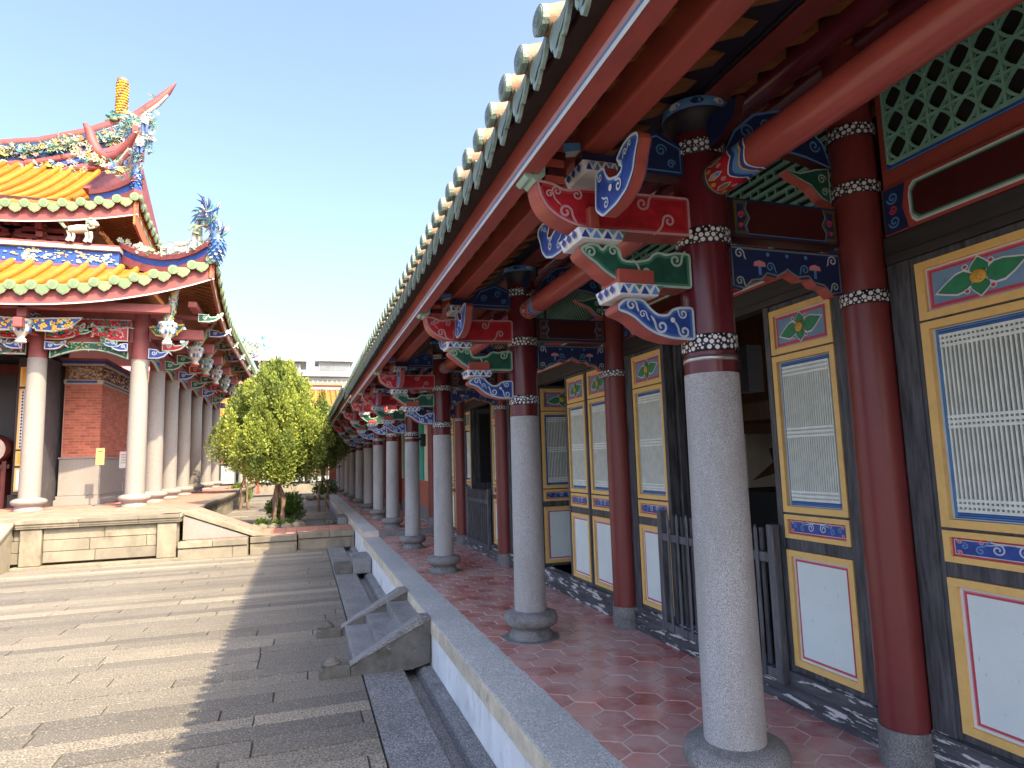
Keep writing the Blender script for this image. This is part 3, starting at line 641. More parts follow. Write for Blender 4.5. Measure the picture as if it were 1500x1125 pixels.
# ------------------------------------------------------------------ doors
DX = 2.62     # plane of the door faces
LW = .466
def make_leaf(parent):
    """one lattice door leaf, y from 0 to LW, facing -X"""
    y0, y1 = 0.0, LW
    b = MB(); x = DX
    for ya, yb in ((y0 - .035, y0), (y1, y1 + .035)): b.box(x + .002, x + .055, ya, yb, .19, 2.26, DARKW)
    for za, zb in ((.19, .222), (.855, .918), (1.052, 1.063), (1.957, 1.965), (2.228, 2.26)): b.box(x + .002, x + .055, y0, y1, za, zb, DARKW)
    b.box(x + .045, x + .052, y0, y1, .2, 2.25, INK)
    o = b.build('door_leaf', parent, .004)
    def frame(mb, za, zb, w=.034):
        mb.box(x - .004, x + .04, y0 + .001, y1 - .001, za, za + w, YEL); mb.box(x - .004, x + .04, y0 + .001, y1 - .001, zb - w, zb, YEL)
        mb.box(x - .0035, x + .04, y0 + .001, y0 + w, za + w, zb - w, YEL); mb.box(x - .0035, x + .04, y1 - w, y1 - .001, za + w, zb - w, YEL)
        return y0 + w, y1 - w, za + w, zb - w
    # flower panel
    b = MB(); a0, a1, z0, z1 = frame(b, 1.966, 2.227)
    b.box(x + .012, x + .03, a0, a1, z0, z1, WHITE)
    for d, lv, m in ((.006, .0105, PINK), (.013, .009, ROSE), (.026, .0075, BLUEF)): b.poly(inset(a0, a1, z0, z1, d), 'YZ', x + lv, m)
    yc, zc = (a0 + a1) / 2, (z0 + z1) / 2
    def leafpoly(dy, dz, L, w, s):
        return [(yc + dy * (t * L) * 1 + (0 if dy else q * w), zc + dz * t * L + (q * w if dy else 0) + s * t * t * .03) for t, q in ((.12, -.55), (.3, -.95), (.5, -1), (.72, -.62), (1, 0), (.72, .5), (.5, .85), (.3, .9), (.12, .5))]
    for k, (dy, dz, L, w, s) in enumerate(((1, 0, .168, .052, -1), (-1, 0, .168, .052, 1), (0, 1, .088, .040, 0), (0, -1, .088, .040, 0))):
        p = leafpoly(dy, dz, L, w, s); c = (sum(q[0] for q in p) / 9, sum(q[1] for q in p) / 9)
        b.poly(p, 'YZ', x + .0060 - k * .0003, WHITE)
        b.poly([(c[0] + (q[0] - c[0]) * .87, c[1] + (q[1] - c[1]) * .84) for q in p], 'YZ', x + .0045 - k * .0003, GREENG)
        b.poly([(c[0] + (q[0] - c[0]) * .74, c[1] + (q[1] - c[1]) * .68) for q in p], 'YZ', x + .0032 - k * .0003, LEAFG)
    for sy in (-1, 1):
        for sz in (-1, 1):
            c = (yc + sy * .045, zc + sz * .052)
            b.poly([(c[0] + .012 * math.cos(t * PI / 4), c[1] + .012 * math.sin(t * PI / 4)) for t in range(8)], 'YZ', x + .0018, WHITE)
            b.poly([(c[0] + .008 * math.cos(t * PI / 4), c[1] + .008 * math.sin(t * PI / 4)) for t in range(8)], 'YZ', x + .0012, ROSE)
    b.lathe([(.001, 0), (.026, 0), (.030, .004), (.026, .009), (.012, .012), (.001, .0125)], (0, 0, 0), 18, GOLD)
    k = 18 * 8
    for i in range(len(b.v) - k, len(b.v)): vx, vy, vz = b.v[i]; b.v[i] = (x + .002 - vz, yc + vx, zc + vy)
    for i in range(9):
        a = i * 2.4; r = .0075 * math.sqrt(i + .3)
        b.blob((x - .0105, yc + r * math.cos(a), zc + r * math.sin(a)), .0032, mat('flower_seed_dots', (.55, .22, .08), .5))
    b.build('flower_panel', o)
    # lattice window
    b = MB(); a0, a1, z0, z1 = frame(b, 1.064, 1.956)
    b.box(x + .03, x + .036, a0, a1, z0, z1, BLUE)
    for d, w_, m, lv in ((.004, .011, BLUEW, .020), (.013, .012, BLUEL, .022), (.023, .014, mat('mid_blue_paint', (.03, .16, .50), .5), .024)):
        r0 = inset(a0, a1, z0, z1, d); b.ribbon(r0, w_, 'YZ', x + lv, m, True)
    a0 += .030; a1 -= .030; z0 += .032; z1 -= .032
    b.poly(rect(a0, a1, z0, z1), 'YZ', x + .028, INK)
    n = 21; w = (a1 - a0) / n
    for i in range(n + 1):
        y = a0 + w * i; b.box(x + .012, x + .026, y - w * .205, y + w * .205, z0, z1, LATW)
    zm = (z0 + z1) / 2; rh = .0062
    for z in (z0 + .006, z0 + .028, z0 + .05, zm - .022, zm, zm + .022, z1 - .05, z1 - .028, z1 - .006):
        b.box(x + .010, x + .024, a0 - w * .2, a1 + w * .2, z - rh, z + rh, LATW)
    b.build('lattice_window', o)
    # cloud panel
    b = MB(); a0, a1, z0, z1 = frame(b, .919, 1.051, .026)
    b.box(x + .012, x + .03, a0, a1, z0, z1, ROSE)
    b.poly(inset(a0, a1, z0, z1, .009), 'YZ', x + .0105, WHITE); b.poly(inset(a0, a1, z0, z1, .012), 'YZ', x + .0095, BLUE)
    yc, zc = (a0 + a1) / 2, (z0 + z1) / 2
    for s in (-1, 1):
        b.spiral((yc + s * .045, zc + .004), .024, 'YZ', x + .008, BLUEW, .006, PI / 2, 1.4, s, .06)
        b.spiral((yc + s * .105, zc - .006), .016, 'YZ', x + .0078, BLUEL, .006, PI / 2, 1.2, -s, .05)
        b.spiral((yc + s * .16, zc + .006), .013, 'YZ', x + .0076, BLUEL, .005, PI / 2, 1.2, s, .04)
        for zz in (-1, 1): b.spiral((yc + s * .178, zc + zz * .022), .010, 'YZ', x + .0074, PINK, .005)
        b.spiral((yc + s * .10, zc + .026), .010, 'YZ', x + .0074, PINK, .005)
    b.ribbon([(yc - .09 + .02 * i, zc + .030 - abs(i - 4.5) * .003) for i in range(10)], .004, 'YZ', x + .0082, BLUEW)
    b.build('cloud_panel', o)
    # plain lower panel
    b = MB(); a0, a1, z0, z1 = frame(b, .223, .854)
    b.box(x + .014, x + .03, a0, a1, z0, z1, WHITE)
    b.poly(inset(a0, a1, z0, z1, .012), 'YZ', x + .0130, PINK); b.poly(inset(a0, a1, z0, z1, .017), 'YZ', x + .0122, ROSE); b.poly(inset(a0, a1, z0, z1, .026), 'YZ', x + .0114, PANEL)
    b.build('lower_panel', o)
    return o
L0 = make_leaf(hall_w)
leaf_used = [False]
def place_leaf(parent, y, w=LW, dz=0, rot=0, x=0, label=None):
    if not leaf_used[0] and parent is hall_w: o = L0; leaf_used[0] = True
    else: o = copy_tree(L0, parent)
    base = -Vector(parent.location)
    if rot:
        o.rotation_euler = (0, 0, rot); rm = Matrix.Rotation(rot, 3, 'Z')
        o.location = base + Vector((DX + x, y, dz)) - rm @ Vector((DX, 0, 0))
    else: o.location = base + Vector((x, y, dz)); o.scale = (1, w / LW, 1)
    if label: o['label'] = label
    return o
place_leaf(hall_w, 1.56, .555); place_leaf(hall_w, .94, .555)
place_leaf(hall_w, 2.611); place_leaf(hall_w, 4.30, .47)
place_leaf(hall_w, 5.225, .445); place_leaf(hall_w, 5.755, .43)
place_leaf(hall_w, 7.15, .43); place_leaf(hall_w, 7.68, .445)
place_leaf(hall_w, 8.62, .42); place_leaf(hall_w, 10.33, .40)
place_leaf(hall_w, 11.1, .42); place_leaf(hall_w, 11.6, .42)
place_leaf(hall_w, 7.02, rot=PI / 2, x=.57, label='open door leaf swung inward in the dark doorway')
def plain_leaf(ya, x0, label):
    b = MB(); b.box(x0, x0 + .46, ya, ya + .04, .19, 2.26, DARKW); b.box(x0 + .05, x0 + .41, ya - .008, ya, .25, .85, INK); b.box(x0 + .05, x0 + .41, ya - .008, ya, 1.05, 2.18, INK)
    o = b.build('plain_door_leaf', hall_w, .004); o['label'] = label
plain_leaf(4.235, 2.70, 'dark unpainted back of an open door leaf behind the barrier')
plain_leaf(3.115, 2.70, 'dark unpainted open door leaf beside the near column')
plain_leaf(10.25, 2.70, 'dark open door leaf behind the slatted barrier')
plain_leaf(9.10, 2.70, 'dark open door leaf at the near side of the slatted barrier')
# dark frames, sills, headers, plaques and lattices between the wall columns
bays = [(-.24, 2.25), (2.47, 4.89), (5.11, 8.29), (8.51, 10.75), (10.97, 12.6)]
gaps = {1: (3.10, 4.28), 2: (6.20, 7.11), 3: (9.08, 10.28)}
def hex_lattice(b, a0, a1, z0, z1, x, m, s=.105):
    n = max(1, round((a1 - a0) / s)); k = max(1, round((z1 - z0) / s)); sy, sz = (a1 - a0) / n, (z1 - z0) / k
    for i in range(n + 1): b.box(x, x + .02, a0 + sy * i - .0055, a0 + sy * i + .0055, z0, z1, m)
    for j in range(k + 1): b.box(x + .001, x + .021, a0, a1, z0 + sz * j - .0055, z0 + sz * j + .0055, m)
    for i in range(n):
        for j in range(k):
            c = (a0 + sy * (i + .5), z0 + sz * (j + .5)); q = []
            for t in range(8):
                r = .40 if t % 2 else .50
                q.append((c[0] + sy * r * math.cos(t * PI / 4 + PI / 8 * 0), c[1] + sz * r * math.sin(t * PI / 4)))
            b.ribbon(q, .012, 'YZ', x + .004, m, True)
            b.ribbon(q, .012, 'YZ', x + .014, m, True)
            for sx, sg in ((1, 1), (1, -1), (-1, 1), (-1, -1)):
                b.ribbon([(c[0] + sx * sy * .5, c[1] + sg * sz * .5), (c[0] + sx * sy * .28, c[1] + sg * sz * .28)], .012, 'YZ', x + .006, m)
def brick_lattice(b, a0, a1, z0, z1, x, m):
    n = 7; sz = (z1 - z0) / n
    for j in range(n + 1): b.box(x, x + .02, a0, a1, z0 + sz * j - .009, z0 + sz * j + .009, m)
    for j in range(n):
        y = a0 + (.10 if j % 2 else .24)
        while y < a1:
            for dy in (0, .07): b.box(x + .001, x + .019, y + dy - .007, y + dy + .007, z0 + sz * j, z0 + sz * (j + 1), m)
            y += .30
def diamond_lattice(b, a0, a1, z0, z1, x, m, s=.052):
    h = z1 - z0; y = a0 - h
    while y < a1:
        for sg in (1, -1):
            p = [(y, z0), (y + h, z1)] if sg > 0 else [(y, z1), (y + h, z0)]
            (ya, za), (yb, zb) = p
            ta = max(0, (a0 - ya) / h); tb = min(1, (a1 - ya) / h)
            if tb > ta: b.ribbon([(ya + h * ta, za + (zb - za) * ta), (ya + h * (ta + tb) / 2, za + (zb - za) * (ta + tb) / 2), (ya + h * tb, za + (zb - za) * tb)], .012, 'YZ', x + (.004 if sg > 0 else .007), m)
        y += s
for bi, (ya, yb) in enumerate(bays):
    b = MB(); gp = gaps.get(bi)
    segs = [(ya, yb)] if not gp else [(ya, gp[0]), (gp[1], yb)]
    b.box(2.600, 2.70, ya, yb, 0.0, .185, SILL)
    for s in segs: b.box(2.610, 2.66, s[0], s[1], .187, .19, SILL)
    b.build('door_sill', hall_w, .006)
    b = MB(); b.box(2.605, 2.70, ya, yb, 2.262, 2.392, DARKH); b.box(2.598, 2.604, ya, yb, 2.30, 2.306, INK); b.build('door_header', hall_w, .005)
    posts = [ya + .055, yb - .055] + ([gp[0] - .0, gp[1] + .0] if gp else [])
    for i, p in enumerate(posts):
        w = .055 if i < 2 else .022
        b = MB(); b.box(2.612, 2.69, p - w, p + w, .187, 2.26, DARKW); b.build('door_post', hall_w, .004)
    b = MB(); b.box(2.64, 2.70, ya, yb, 2.394, 3.45, RED); 
    for za, zb in ((2.395, 2.63),):
        f = 2.615; b.box(f, 2.639, ya + .005, yb - .005, za + .004, zb - .002, RED)
        e0, e1 = ya + .005, yb - .005
        pl = [(e0 + .17, za + .02), (e1 - .17, za + .02), (e1 - .14, za + .05), (e1 - .14, zb - .05), (e1 - .17, zb - .02), (e0 + .17, zb - .02), (e0 + .14, zb - .05), (e0 + .14, za + .05)]
        b.poly(pl, 'YZ', f - .002, WHITE); c = ((e0 + e1) / 2, (za + zb) / 2)
        def sh(p, d): return [(q[0] + (d if q[0] < c[0] else -d), q[1] + (d * .9 if q[1] < c[1] else -d * .9)) for q in p]
        b.poly(sh(pl, .008), 'YZ', f - .003, MINTL); b.poly(sh(pl, .016), 'YZ', f - .004, GREENG); b.poly(sh(pl, .024), 'YZ', f - .005, CRIMD)
        for s, e in ((1, e0), (-1, e1)):
            b.poly([(e + s * .005, za + .01), (e + s * .13, za + .01), (e + s * .105, (za + zb) / 2), (e + s * .13, zb - .01), (e + s * .005, zb - .01)], 'YZ', f - .002, BLUED)
            b.ribbon([(e + s * .155, za + .008), (e + s * .125, (za + zb) / 2), (e + s * .155, zb - .008)], .012, 'YZ', f - .003, ROSE)
            for v, r, m in ((za + .06, .03, BLUEL), (zb - .06, .03, BLUEL), ((za + zb) / 2, .022, ROSE)): b.spiral((e + s * .06, v), r, 'YZ', f - .003, m, .008, d=s)
            b.ribbon([(e + s * .012, za + .012), (e + s * .012, zb - .012)], .010, 'YZ', f - .003, mat('olive_paint', (.1, .085, .02)))
    b.build('lintel_board', hall_w, .004)
    b = MB(); z0, z1 = 2.715, 3.13; a0, a1 = ya + .02, yb - .02
    nseg = 1 if bi < 2 else 2
    for k in range(nseg):
        s0 = a0 + (a1 - a0) * k / nseg + .02; s1 = a0 + (a1 - a0) * (k + 1) / nseg - .02
        b.poly(rect(s0, s1, z0, z1), 'YZ', 2.634, INK)
        b.ribbon(rect(s0, s1, z0, z1), .022, 'YZ', 2.630, BLUE, True, .011); b.ribbon(rect(s0, s1, z0, z1), .006, 'YZ', 2.629, BLUEL, True, .003)
        i0, i1, j0, j1 = s0 + .024, s1 - .024, z0 + .024, z1 - .024
        (hex_lattice if bi in (0, 3) else brick_lattice if bi == 1 else diamond_lattice)(b, i0, i1, j0, j1, 2.608, MINT)
    b.build('transom_lattice', hall_w)
# dark room behind the doors
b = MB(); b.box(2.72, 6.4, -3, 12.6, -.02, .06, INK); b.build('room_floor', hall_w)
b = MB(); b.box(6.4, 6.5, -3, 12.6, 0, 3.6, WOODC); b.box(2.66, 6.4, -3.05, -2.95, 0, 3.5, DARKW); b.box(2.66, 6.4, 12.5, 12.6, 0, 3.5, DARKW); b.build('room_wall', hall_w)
# far corridor wall: brick dado, teal shutters
y = 13.2
segs = [(13.2, 13.35, None)]
b = MB(); b.box(2.66, 2.76, 13.0, 37, .1, .40, GRANB); b.box(2.665, 2.75, 13.0, 37, .40, .98, BRICK); b.build('dado_wall', hall_f)
b = MB(); b.box(2.67, 2.76, 13.0, 37, .985, 3.5, CREAM); b.build('plaster_wall', hall_f)
yy = 13.62
while yy < 36:
    b = MB(); b.box(2.63, 2.668, yy, yy + .50, 1.0, 2.35, TEAL); b.box(2.62, 2.63, yy + .05, yy + .45, 1.06, 1.6, TEAL); b.box(2.62, 2.63, yy + .05, yy + .45, 1.68, 2.28, TEAL); b.build('shutter', hall_f, .006); yy += 1.3
b = MB(); b.box(2.655, 2.76, 12.62, 13.0, 0, 3.5, BRICK); b.build('end_pier', hall_f)

# ------------------------------------------------------------------ loudspeakers and barrier gates of the corridor
def speaker(y, z, label):
    t = thing('loudspeaker', label, 'speaker', (1.95, y, z))
    b = MB(); b.box(1.885, 1.965, y - .07, y + .03, z - .125, z + .085, SPKR); b.box(1.893, 1.957, y - .074, y - .0705, z - .115, z + .075, INK); b.build('speaker_box', t, .008)
    b = MB(); b.box(1.855, 1.884, y - .03, y + .01, z - .02, z + .02, SPKR); b.build('bracket_arm', t)
    b = MB(); b.lathe([(.116, -.012), (.1195, -.012), (.1195, .012), (.116, .012)], (CX, y, z + .02), 36, STEEL); b.build('strap', t)
speaker(2.44, 1.80, 'black box loudspeaker strapped to the nearest granite column')
speaker(10.88, 1.80, 'black box loudspeaker strapped to a farther granite column before the teal shutters')
def gate(y0, y1, n, label):
    t = thing('barrier_gate', label, 'gate', (2.585, (y0 + y1) / 2, .13))
    x = 2.56
    for y in (y0, y1):
        b = MB(); b.box(x - .005, x + .045, y - .028, y + .028, .115, .99, GREYW); b.build('post', t, .005)
    for z in (.155, .80):
        b = MB(); b.box(x, x + .034, y0 + .029, y1 - .029, z - .028, z + .028, GREYW); b.build('rail', t, .004)
    for i in range(n):
        y = y0 + (y1 - y0) * (i + 1) / (n + 1)
        b = MB(); b.prism([(y - .015, .13), (y + .015, .13), (y + .015, .955), (y, .985), (y - .015, .955)], 'YZ', x - .006, x - .001, GREYW); b.box(x + .0345, x + .046, y - .015, y + .015, .185, .96, GREYW); b.build('baluster', t)
gate(3.135, 4.355, 9, 'weathered grey wooden barrier gate across the doorway behind the nearest column')
gate(9.16, 10.40, 10, 'dark slatted barrier gate across the doorway between the farther red wall columns')
# glass case seen through the doorway
t = thing('display_case', 'brown wooden display case with a pale panel standing for its warm reflection inside the dark room', 'cabinet', (5.2, 5.5, 0))
b = MB(); b.box(4.6, 5.6, 4.9, 6.4, .06, 1.0, INK); b.box(4.6, 5.6, 4.9, 6.4, 1.75, 1.95, WOODC)
for x in (4.6, 5.54):
    for y in (4.9, 6.34): b.box(x, x + .06, y, y + .06, 1.0, 1.75, WOODC)
b.build('case_body', t, .006)
b = MB(); b.box(4.75, 5.5, 6.1, 6.14, 1.02, 1.62, CREAM); b.prism([(4.8, 1.1), (5.1, 1.3), (5.05, 1.45), (5.4, 1.55), (5.2, 1.35), (5.25, 1.2)], 'XZ', 6.085, 6.099, WOODC); b.build('reflection_panel', t)  # added pale panel and brown shape stand in for the case's warm reflection
b = MB()
for k in range(6): b.box(4.62 + .165 * k, 4.74 + .165 * k, 4.89, 4.899, 1.79, 1.91, GOLD if k % 2 else CRIMD)
b.build('carved_frieze', t)

# ------------------------------------------------------------------ terrace of the main hall
ZT = .52
ter = thing('stone_terrace', 'tall buff stone terrace with a moulded cornice carrying the main hall', 'terrace', (-8, 20, -.4))
def ashlar(name, x0, x1, y, zlist, flip=False, post=True):
    """coursed facing; in XZ at constant y (flip False) or in YZ at constant x"""
    b = MB()
    for r in range(len(zlist) - 1):
        za, zb = zlist[r], zlist[r + 1]; u = x0 - R.uniform(0, .7)
        while u < x1:
            l = R.uniform(.9, 1.7); a, c = max(u, x0), min(u + l, x1)
            if c - a > .05:
                j = R.uniform(-.006, .006)
                if not flip: b.box(a + .004, c - .004, y + j, y + .3, za + .004, zb - .004, TERR, R.random())
                else: b.box(y - .3, y + j, a + .004, c - .004, za + .004, zb - .004, TERR, R.random())
            u += l
    return b.build(name, ter, .008)
ashlar('ashlar_facing', -4.72, -2.78, 14.66, [-.3, -.09, .13, .345])
for xa, xb in ((-5.08, -4.73), (-2.77, -2.42)):
    b = MB(); b.box(xa, xb, 14.60, 14.95, -.34, .345, TERR, .8); b.build('corner_pier', ter, .012)
ashlar('ashlar_facing', 14.96, 36, -2.46, [-.3, -.09, .13, .345], True)
ashlar('ashlar_facing', -14, -5.09, 14.7, [-.3, -.09, .13, .345])
b = MB(); b.box(-5.2, -2.36, 14.52, 15.2, -.41, -.345, TERR, .5); b.build('plinth_course', ter, .012)
prof = [(.0, .348), (-.035, .36), (-.04, .385), (-.055, .40), (-.06, .44), (-.085, .45), (-.09, ZT), (.30, ZT), (.30, .348)]
b = MB()
x = -5.15
while x < -2.42:
    l = min(R.uniform(1.0, 1.5), -2.42 - x + .06)
    b.prism([(14.60 + p[0], p[1]) for p in prof], 'YZ', x + .002, x + l - .002, TERR, tone=R.random()); x += l
y = 14.6
for k in range(16):
    b.prism([(-2.42 - p[0], p[1]) for p in prof], 'XZ', y + .002, y + 1.348, TERR, tone=R.random()); y += 1.35
b.prism([(14.66 + p[0], p[1]) for p in prof], 'YZ', -14, -5.16, TERR)
b.build('cornice', ter, .006)
b = MB(); b.box(-14, -2.73, 14.93, 36, -.41, ZT - .012, TBRICK, .4)
b.build('terrace_core', ter)
b = MB(); y = 14.95
while y < 21:
    x = -8.5
    while x < -2.75: b.box(x + .004, x + .296, y + .004, y + .296, ZT - .011, ZT + R.uniform(-.001, .002), TBRICK, R.random()); x += .3
    y += .3
b.build('terrace_tiles', ter)
# side stair down to the low platform
st = thing('side_ramp', 'buff stone side ramp sloping from the terrace down to the low brick-topped platform', 'ramp', (-1.7, 16, -.05))
b = MB(); b.prism([(-2.36, .46), (-2.36, -.052), (-1.06, -.052)], 'XZ', 14.93, 15.28, HCOL, tone=.95); b.build('cheek_wall', st, .012)
b = MB(); b.prism([(-2.42, .50), (-2.42, .56), (-2.26, .555), (-.86, -.02), (-.80, -.05), (-1.0, -.05)], 'XZ', 14.90, 15.32, TERR, tone=.75)
b.prism([(-2.40, .44), (-2.40, .525), (-2.24, .515), (-.95, -.02), (-.92, -.05), (-1.1, -.05)], 'XZ', 15.321, 16.6, mat('ramp_brick', (.30, .19, .15), .85, .2, 6), tone=.5)
for i in range(5): b.box(-2.12 + i * .26 - .03, -2.12 + i * .26 + .03, 15.33, 15.39, .48 - .107 * i - .06, .50 - .107 * i, CHEEK)
b.build('ramp_slab', st, .012)
b = MB(); b.prism([(-2.36, .45), (-2.36, -.05), (-1.2, -.05)], 'XZ', 15.33, 16.55, TERR); b.build('ramp_core', st)
# front stair, only its cheek wall shows
fs = thing('front_stair', 'buff stone front stair cheek wall cut off at the edge of the terrace front', 'stairs', (-6, 13.6, -.4))
b = MB(); b.prism([(14.6, .50), (14.6, -.41), (12.9, -.41)], 'YZ', -5.55, -5.2, TERR, tone=.8); b.prism([(14.62, .52), (14.62, .46), (12.82, -.41), (12.70, -.41), (12.72, -.36)], 'YZ', -5.6, -5.16, TERR, tone=.6); b.build('cheek_wall', fs, .01)
for i in range(6):
    b = MB(); b.box(-9, -5.56, 13.1 + i * .27, 14.6, -.41 + i * .15, -.27 + i * .15, TERR, R.random()); b.build('step', fs, .008)

# ------------------------------------------------------------------ the main hall
mh = thing('main_hall', 'temple hall with double yellow tiled roof, upswept eaves, dragon ridges and pale stone columns', 'building', (-8, 24, ZT))
HX = -4.0; HROW = [18.3, 20.35, 22.5, 24.9, 27.5, 30.4, 33.2]
def hall_column(parent, x, y):
    b = MB(); b.tube([(x, y, ZT + .30), (x, y, 2.4), (x, y, 4.20)], [.222, .215, .20], 32, HCOL); o = b.build('hall_column', parent)
    b = MB(); b.lathe([(.30, 0), (.30, .05), (.27, .08), (.27, .12), (.33, .15), (.365, .20), (.36, .25), (.30, .285), (.235, .305)], (x, y, ZT), 40, HCOL); b.build('column_base', o)
    b = MB(); b.tube([(x, y, 4.201), (x, y, 5.6)], .192, 28, REDH); b.build('painted_shaft', o)
    return o
hc0 = hall_column(mh, HX, HROW[0])
for y in HROW[1:]: copy_tree(hc0, mh, (0, y - HROW[0], 0))
for x in (-6.22, -9.4, -12.5): copy_tree(hc0, mh, (x - HX, 0, 0))
# hanging carved columns with pots
def hang(parent, x, y, z, tx, ty, potm, tone):
    b = MB(); b.lathe([(.05, 0), (.10, .0), (.11, .05), (.07, .08), (.085, .12), (.15, .22), (.19, .36), (.20, .44), (.215, .46), (.215, .50), (.17, .52), (.10, .53)], (x, y, z), 24, potm)
    for k in range(12):
        a = k * PI / 6
        b.blob((x + .165 * math.cos(a), y + .165 * math.sin(a), z + .27), (.035, .035, .07), (BLUE, CLAYT, WHITE)[k % 3]); b.blob((x + .20 * math.cos(a + .2), y + .20 * math.sin(a + .2), z + .42), (.03, .03, .035), (BLUEL, BLUE, MINTL)[k % 3])
    b.lathe([(.10, -.03), (.115, -.02), (.115, .0), (.10, .01)], (x, y, z), 20, CRIM if tone else WHITE)
    o = b.build('hanging_pot', parent)
    b = MB(); pts = [(x + (tx - x) * t, y + (ty - y) * t, z + .5 + .85 * t) for t in (0, .35, .7, 1)]
    b.tube(pts, [.10, .09, .085, .08], 10, CLAYW)
    for k in range(70):
        t = R.random(); a = R.uniform(0, 2 * PI); c = (x + (tx - x) * t + .10 * math.cos(a), y + (ty - y) * t + .10 * math.sin(a), z + .52 + .83 * t)
        b.blob(c, (R.uniform(.018, .045), R.uniform(.018, .045), R.uniform(.02, .06)), R.choice((CLAYW, CLAYT, CLAY, GOLD, CLAYW, LEAFG)))
    b.build('carved_stalk', o)
    return o
pz = 4.40; MINTP = mat('pale_green_pot', (.27, .33, .27), .5)
hang(mh, -6.25, 17.35, pz + .05, -6.25, 17.35, CLAYW, 0)
hang(mh, -3.25, 17.5, pz + .12, -3.05, 17.3, CLAYW, 0)
for i, y in enumerate(HROW[1:]): hang(mh, -2.98, y - .35, pz - .05, -2.45, y - .38, (CLAYW, MINTP)[i % 2], 1)
# beams and painted arms of the hall
def hall_arm(parent, plane, u0, u1, z, lv, th, face, edge, h=.30):
    s = 1 if u1 > u0 else -1; L = abs(u1 - u0)
    prof = [(u0, z), (u0, z + h), (u0 + s * L * .35, z + h * .93), (u0 + s * L * .5, z + h * .65), (u0 + s * L * .72, z + h * .75), (u0 + s * L * .95, z + h * 1.25), (u1, z + h * 1.15), (u1 - s * L * .06, z + h * .75), (u1 - s * L * .3, z + h * .2), (u1 - s * L * .55, z)]
    b = MB(); b.prism(prof, plane, lv - th / 2, lv + th / 2, face, REDH)
    for q in (lv - th / 2 - .004, lv + th / 2 + .004):
        outline(b, prof, plane, q, edge, .03)
        b.spiral((u0 + s * L * .80, z + h * .80), h * .22, plane, q, edge, .022, 0, 1.3, s, .1); b.spiral((u0 + s * L * .25, z + h * .55), h * .22, plane, q, edge, .022, 0, 1.3, -s, .1)
    return b.build('painted_arm', parent)
for i, y in enumerate(HROW):
    hall_arm(mh, 'XZ', HX + .19, HX + .72, 4.24, y, .12, (BLUE, GREEN)[i % 2], BLUEW if i % 2 == 0 else GREENW, .26)
    b = MB(); b.box(HX + .19, HX + 1.45, y - .09, y + .09, 4.75, 5.02, REDH); b.box(HX + .19, HX + 1.5, y - .07, y + .07, 5.3, 5.42, REDH); b.box(HX + .7, HX + .95, y - .13, y + .13, 5.03, 5.29, REDH); b.build('hall_bracket', mh, .02)
    hall_arm(mh, 'XZ', HX + 1.38, HX + 1.98, 5.16, y - .36, .16, (GREEN, BLUE)[i % 2], GREENW if i % 2 == 0 else BLUEW, .22)
    hall_arm(mh, 'XZ', HX + .5, HX + 1.12, 4.44, y - .02, .10, (CRIM, GREEN)[i % 2], GREENW, .24)
for x in (-6.22, -9.4):
    hall_arm(mh, 'YZ', 18.1, 17.2, 4.95, x, .14, BLUE, BLUEW, .3)
    b = MB(); b.box(x - .09, x + .09, 17.0, 18.1, 4.72, 4.95, REDH); b.box(x - .1, x + .1, 17.2, 17.45, 5.0, 5.5, REDH); b.build('hall_bracket', mh, .02)
# gilded fan carvings by the front hanging column
for s in (-1, 1):
    b = MB(); pr = [(-6.25 + s * .12, 5.02), (-6.25 + s * .25, 4.72), (-6.25 + s * .6, 4.70), (-6.25 + s * .95, 4.82), (-6.25 + s * 1.18, 5.08)]
    b.prism(pr, 'XZ', 17.42, 17.5, BLUE, MINTL); outline(b, pr, 'XZ', 17.416, CLAYW, .035)
    for k in range(60):
        u = R.uniform(.2, 1.0); v = R.uniform(.12, .85)
        b.blob((-6.25 + s * u, 17.41, 4.72 + v * .32 + max(0, u - .6) * .12), (R.uniform(.02, .045), .03, R.uniform(.02, .05)), GOLD if R.random() < .8 else MINTL)
    b.build('gilded_carving', mh)
b = MB(); pr = [(-3.75, 5.0), (-3.6, 4.78), (-3.25, 4.72), (-2.98, 4.95), (-2.95, 5.1)]; b.prism(pr, 'XZ', 17.9, 17.98, GREEN, MINTL); outline(b, pr, 'XZ', 17.896, GOLD, .035)
for k in range(26): b.blob((R.uniform(-3.7, -3.05), 17.89, R.uniform(4.82, 5.03)), (.03, .03, .035), R.choice((CLAYW, MINTL, LEAFG, GOLD)))
b.build('gilded_carving', mh)
# longitudinal beams
b = MB(); b.box(-14, HX + .1, 18.18, 18.42, 4.62, 4.98, REDH); b.box(-14, -3.15, 17.2, 17.42, 5.22, 5.42, REDH); b.box(-14, HX + .1, 18.15, 18.45, 5.2, 5.5, REDH); b.box(-14, HX, 18.16, 18.17, 4.985, 5.01, WHITE); b.build('front_beam', mh, .02)
b = MB(); b.box(HX - .12, HX + .12, 18.44, 34, 4.45, 4.8, REDH); b.box(HX - .12, HX + .12, 18.44, 34, 5.2, 5.5, REDH); b.box(HX + 1.2, HX + 1.4, 17.4, 34, 5.43, 5.58, REDH); b.build('side_beam', mh, .02)
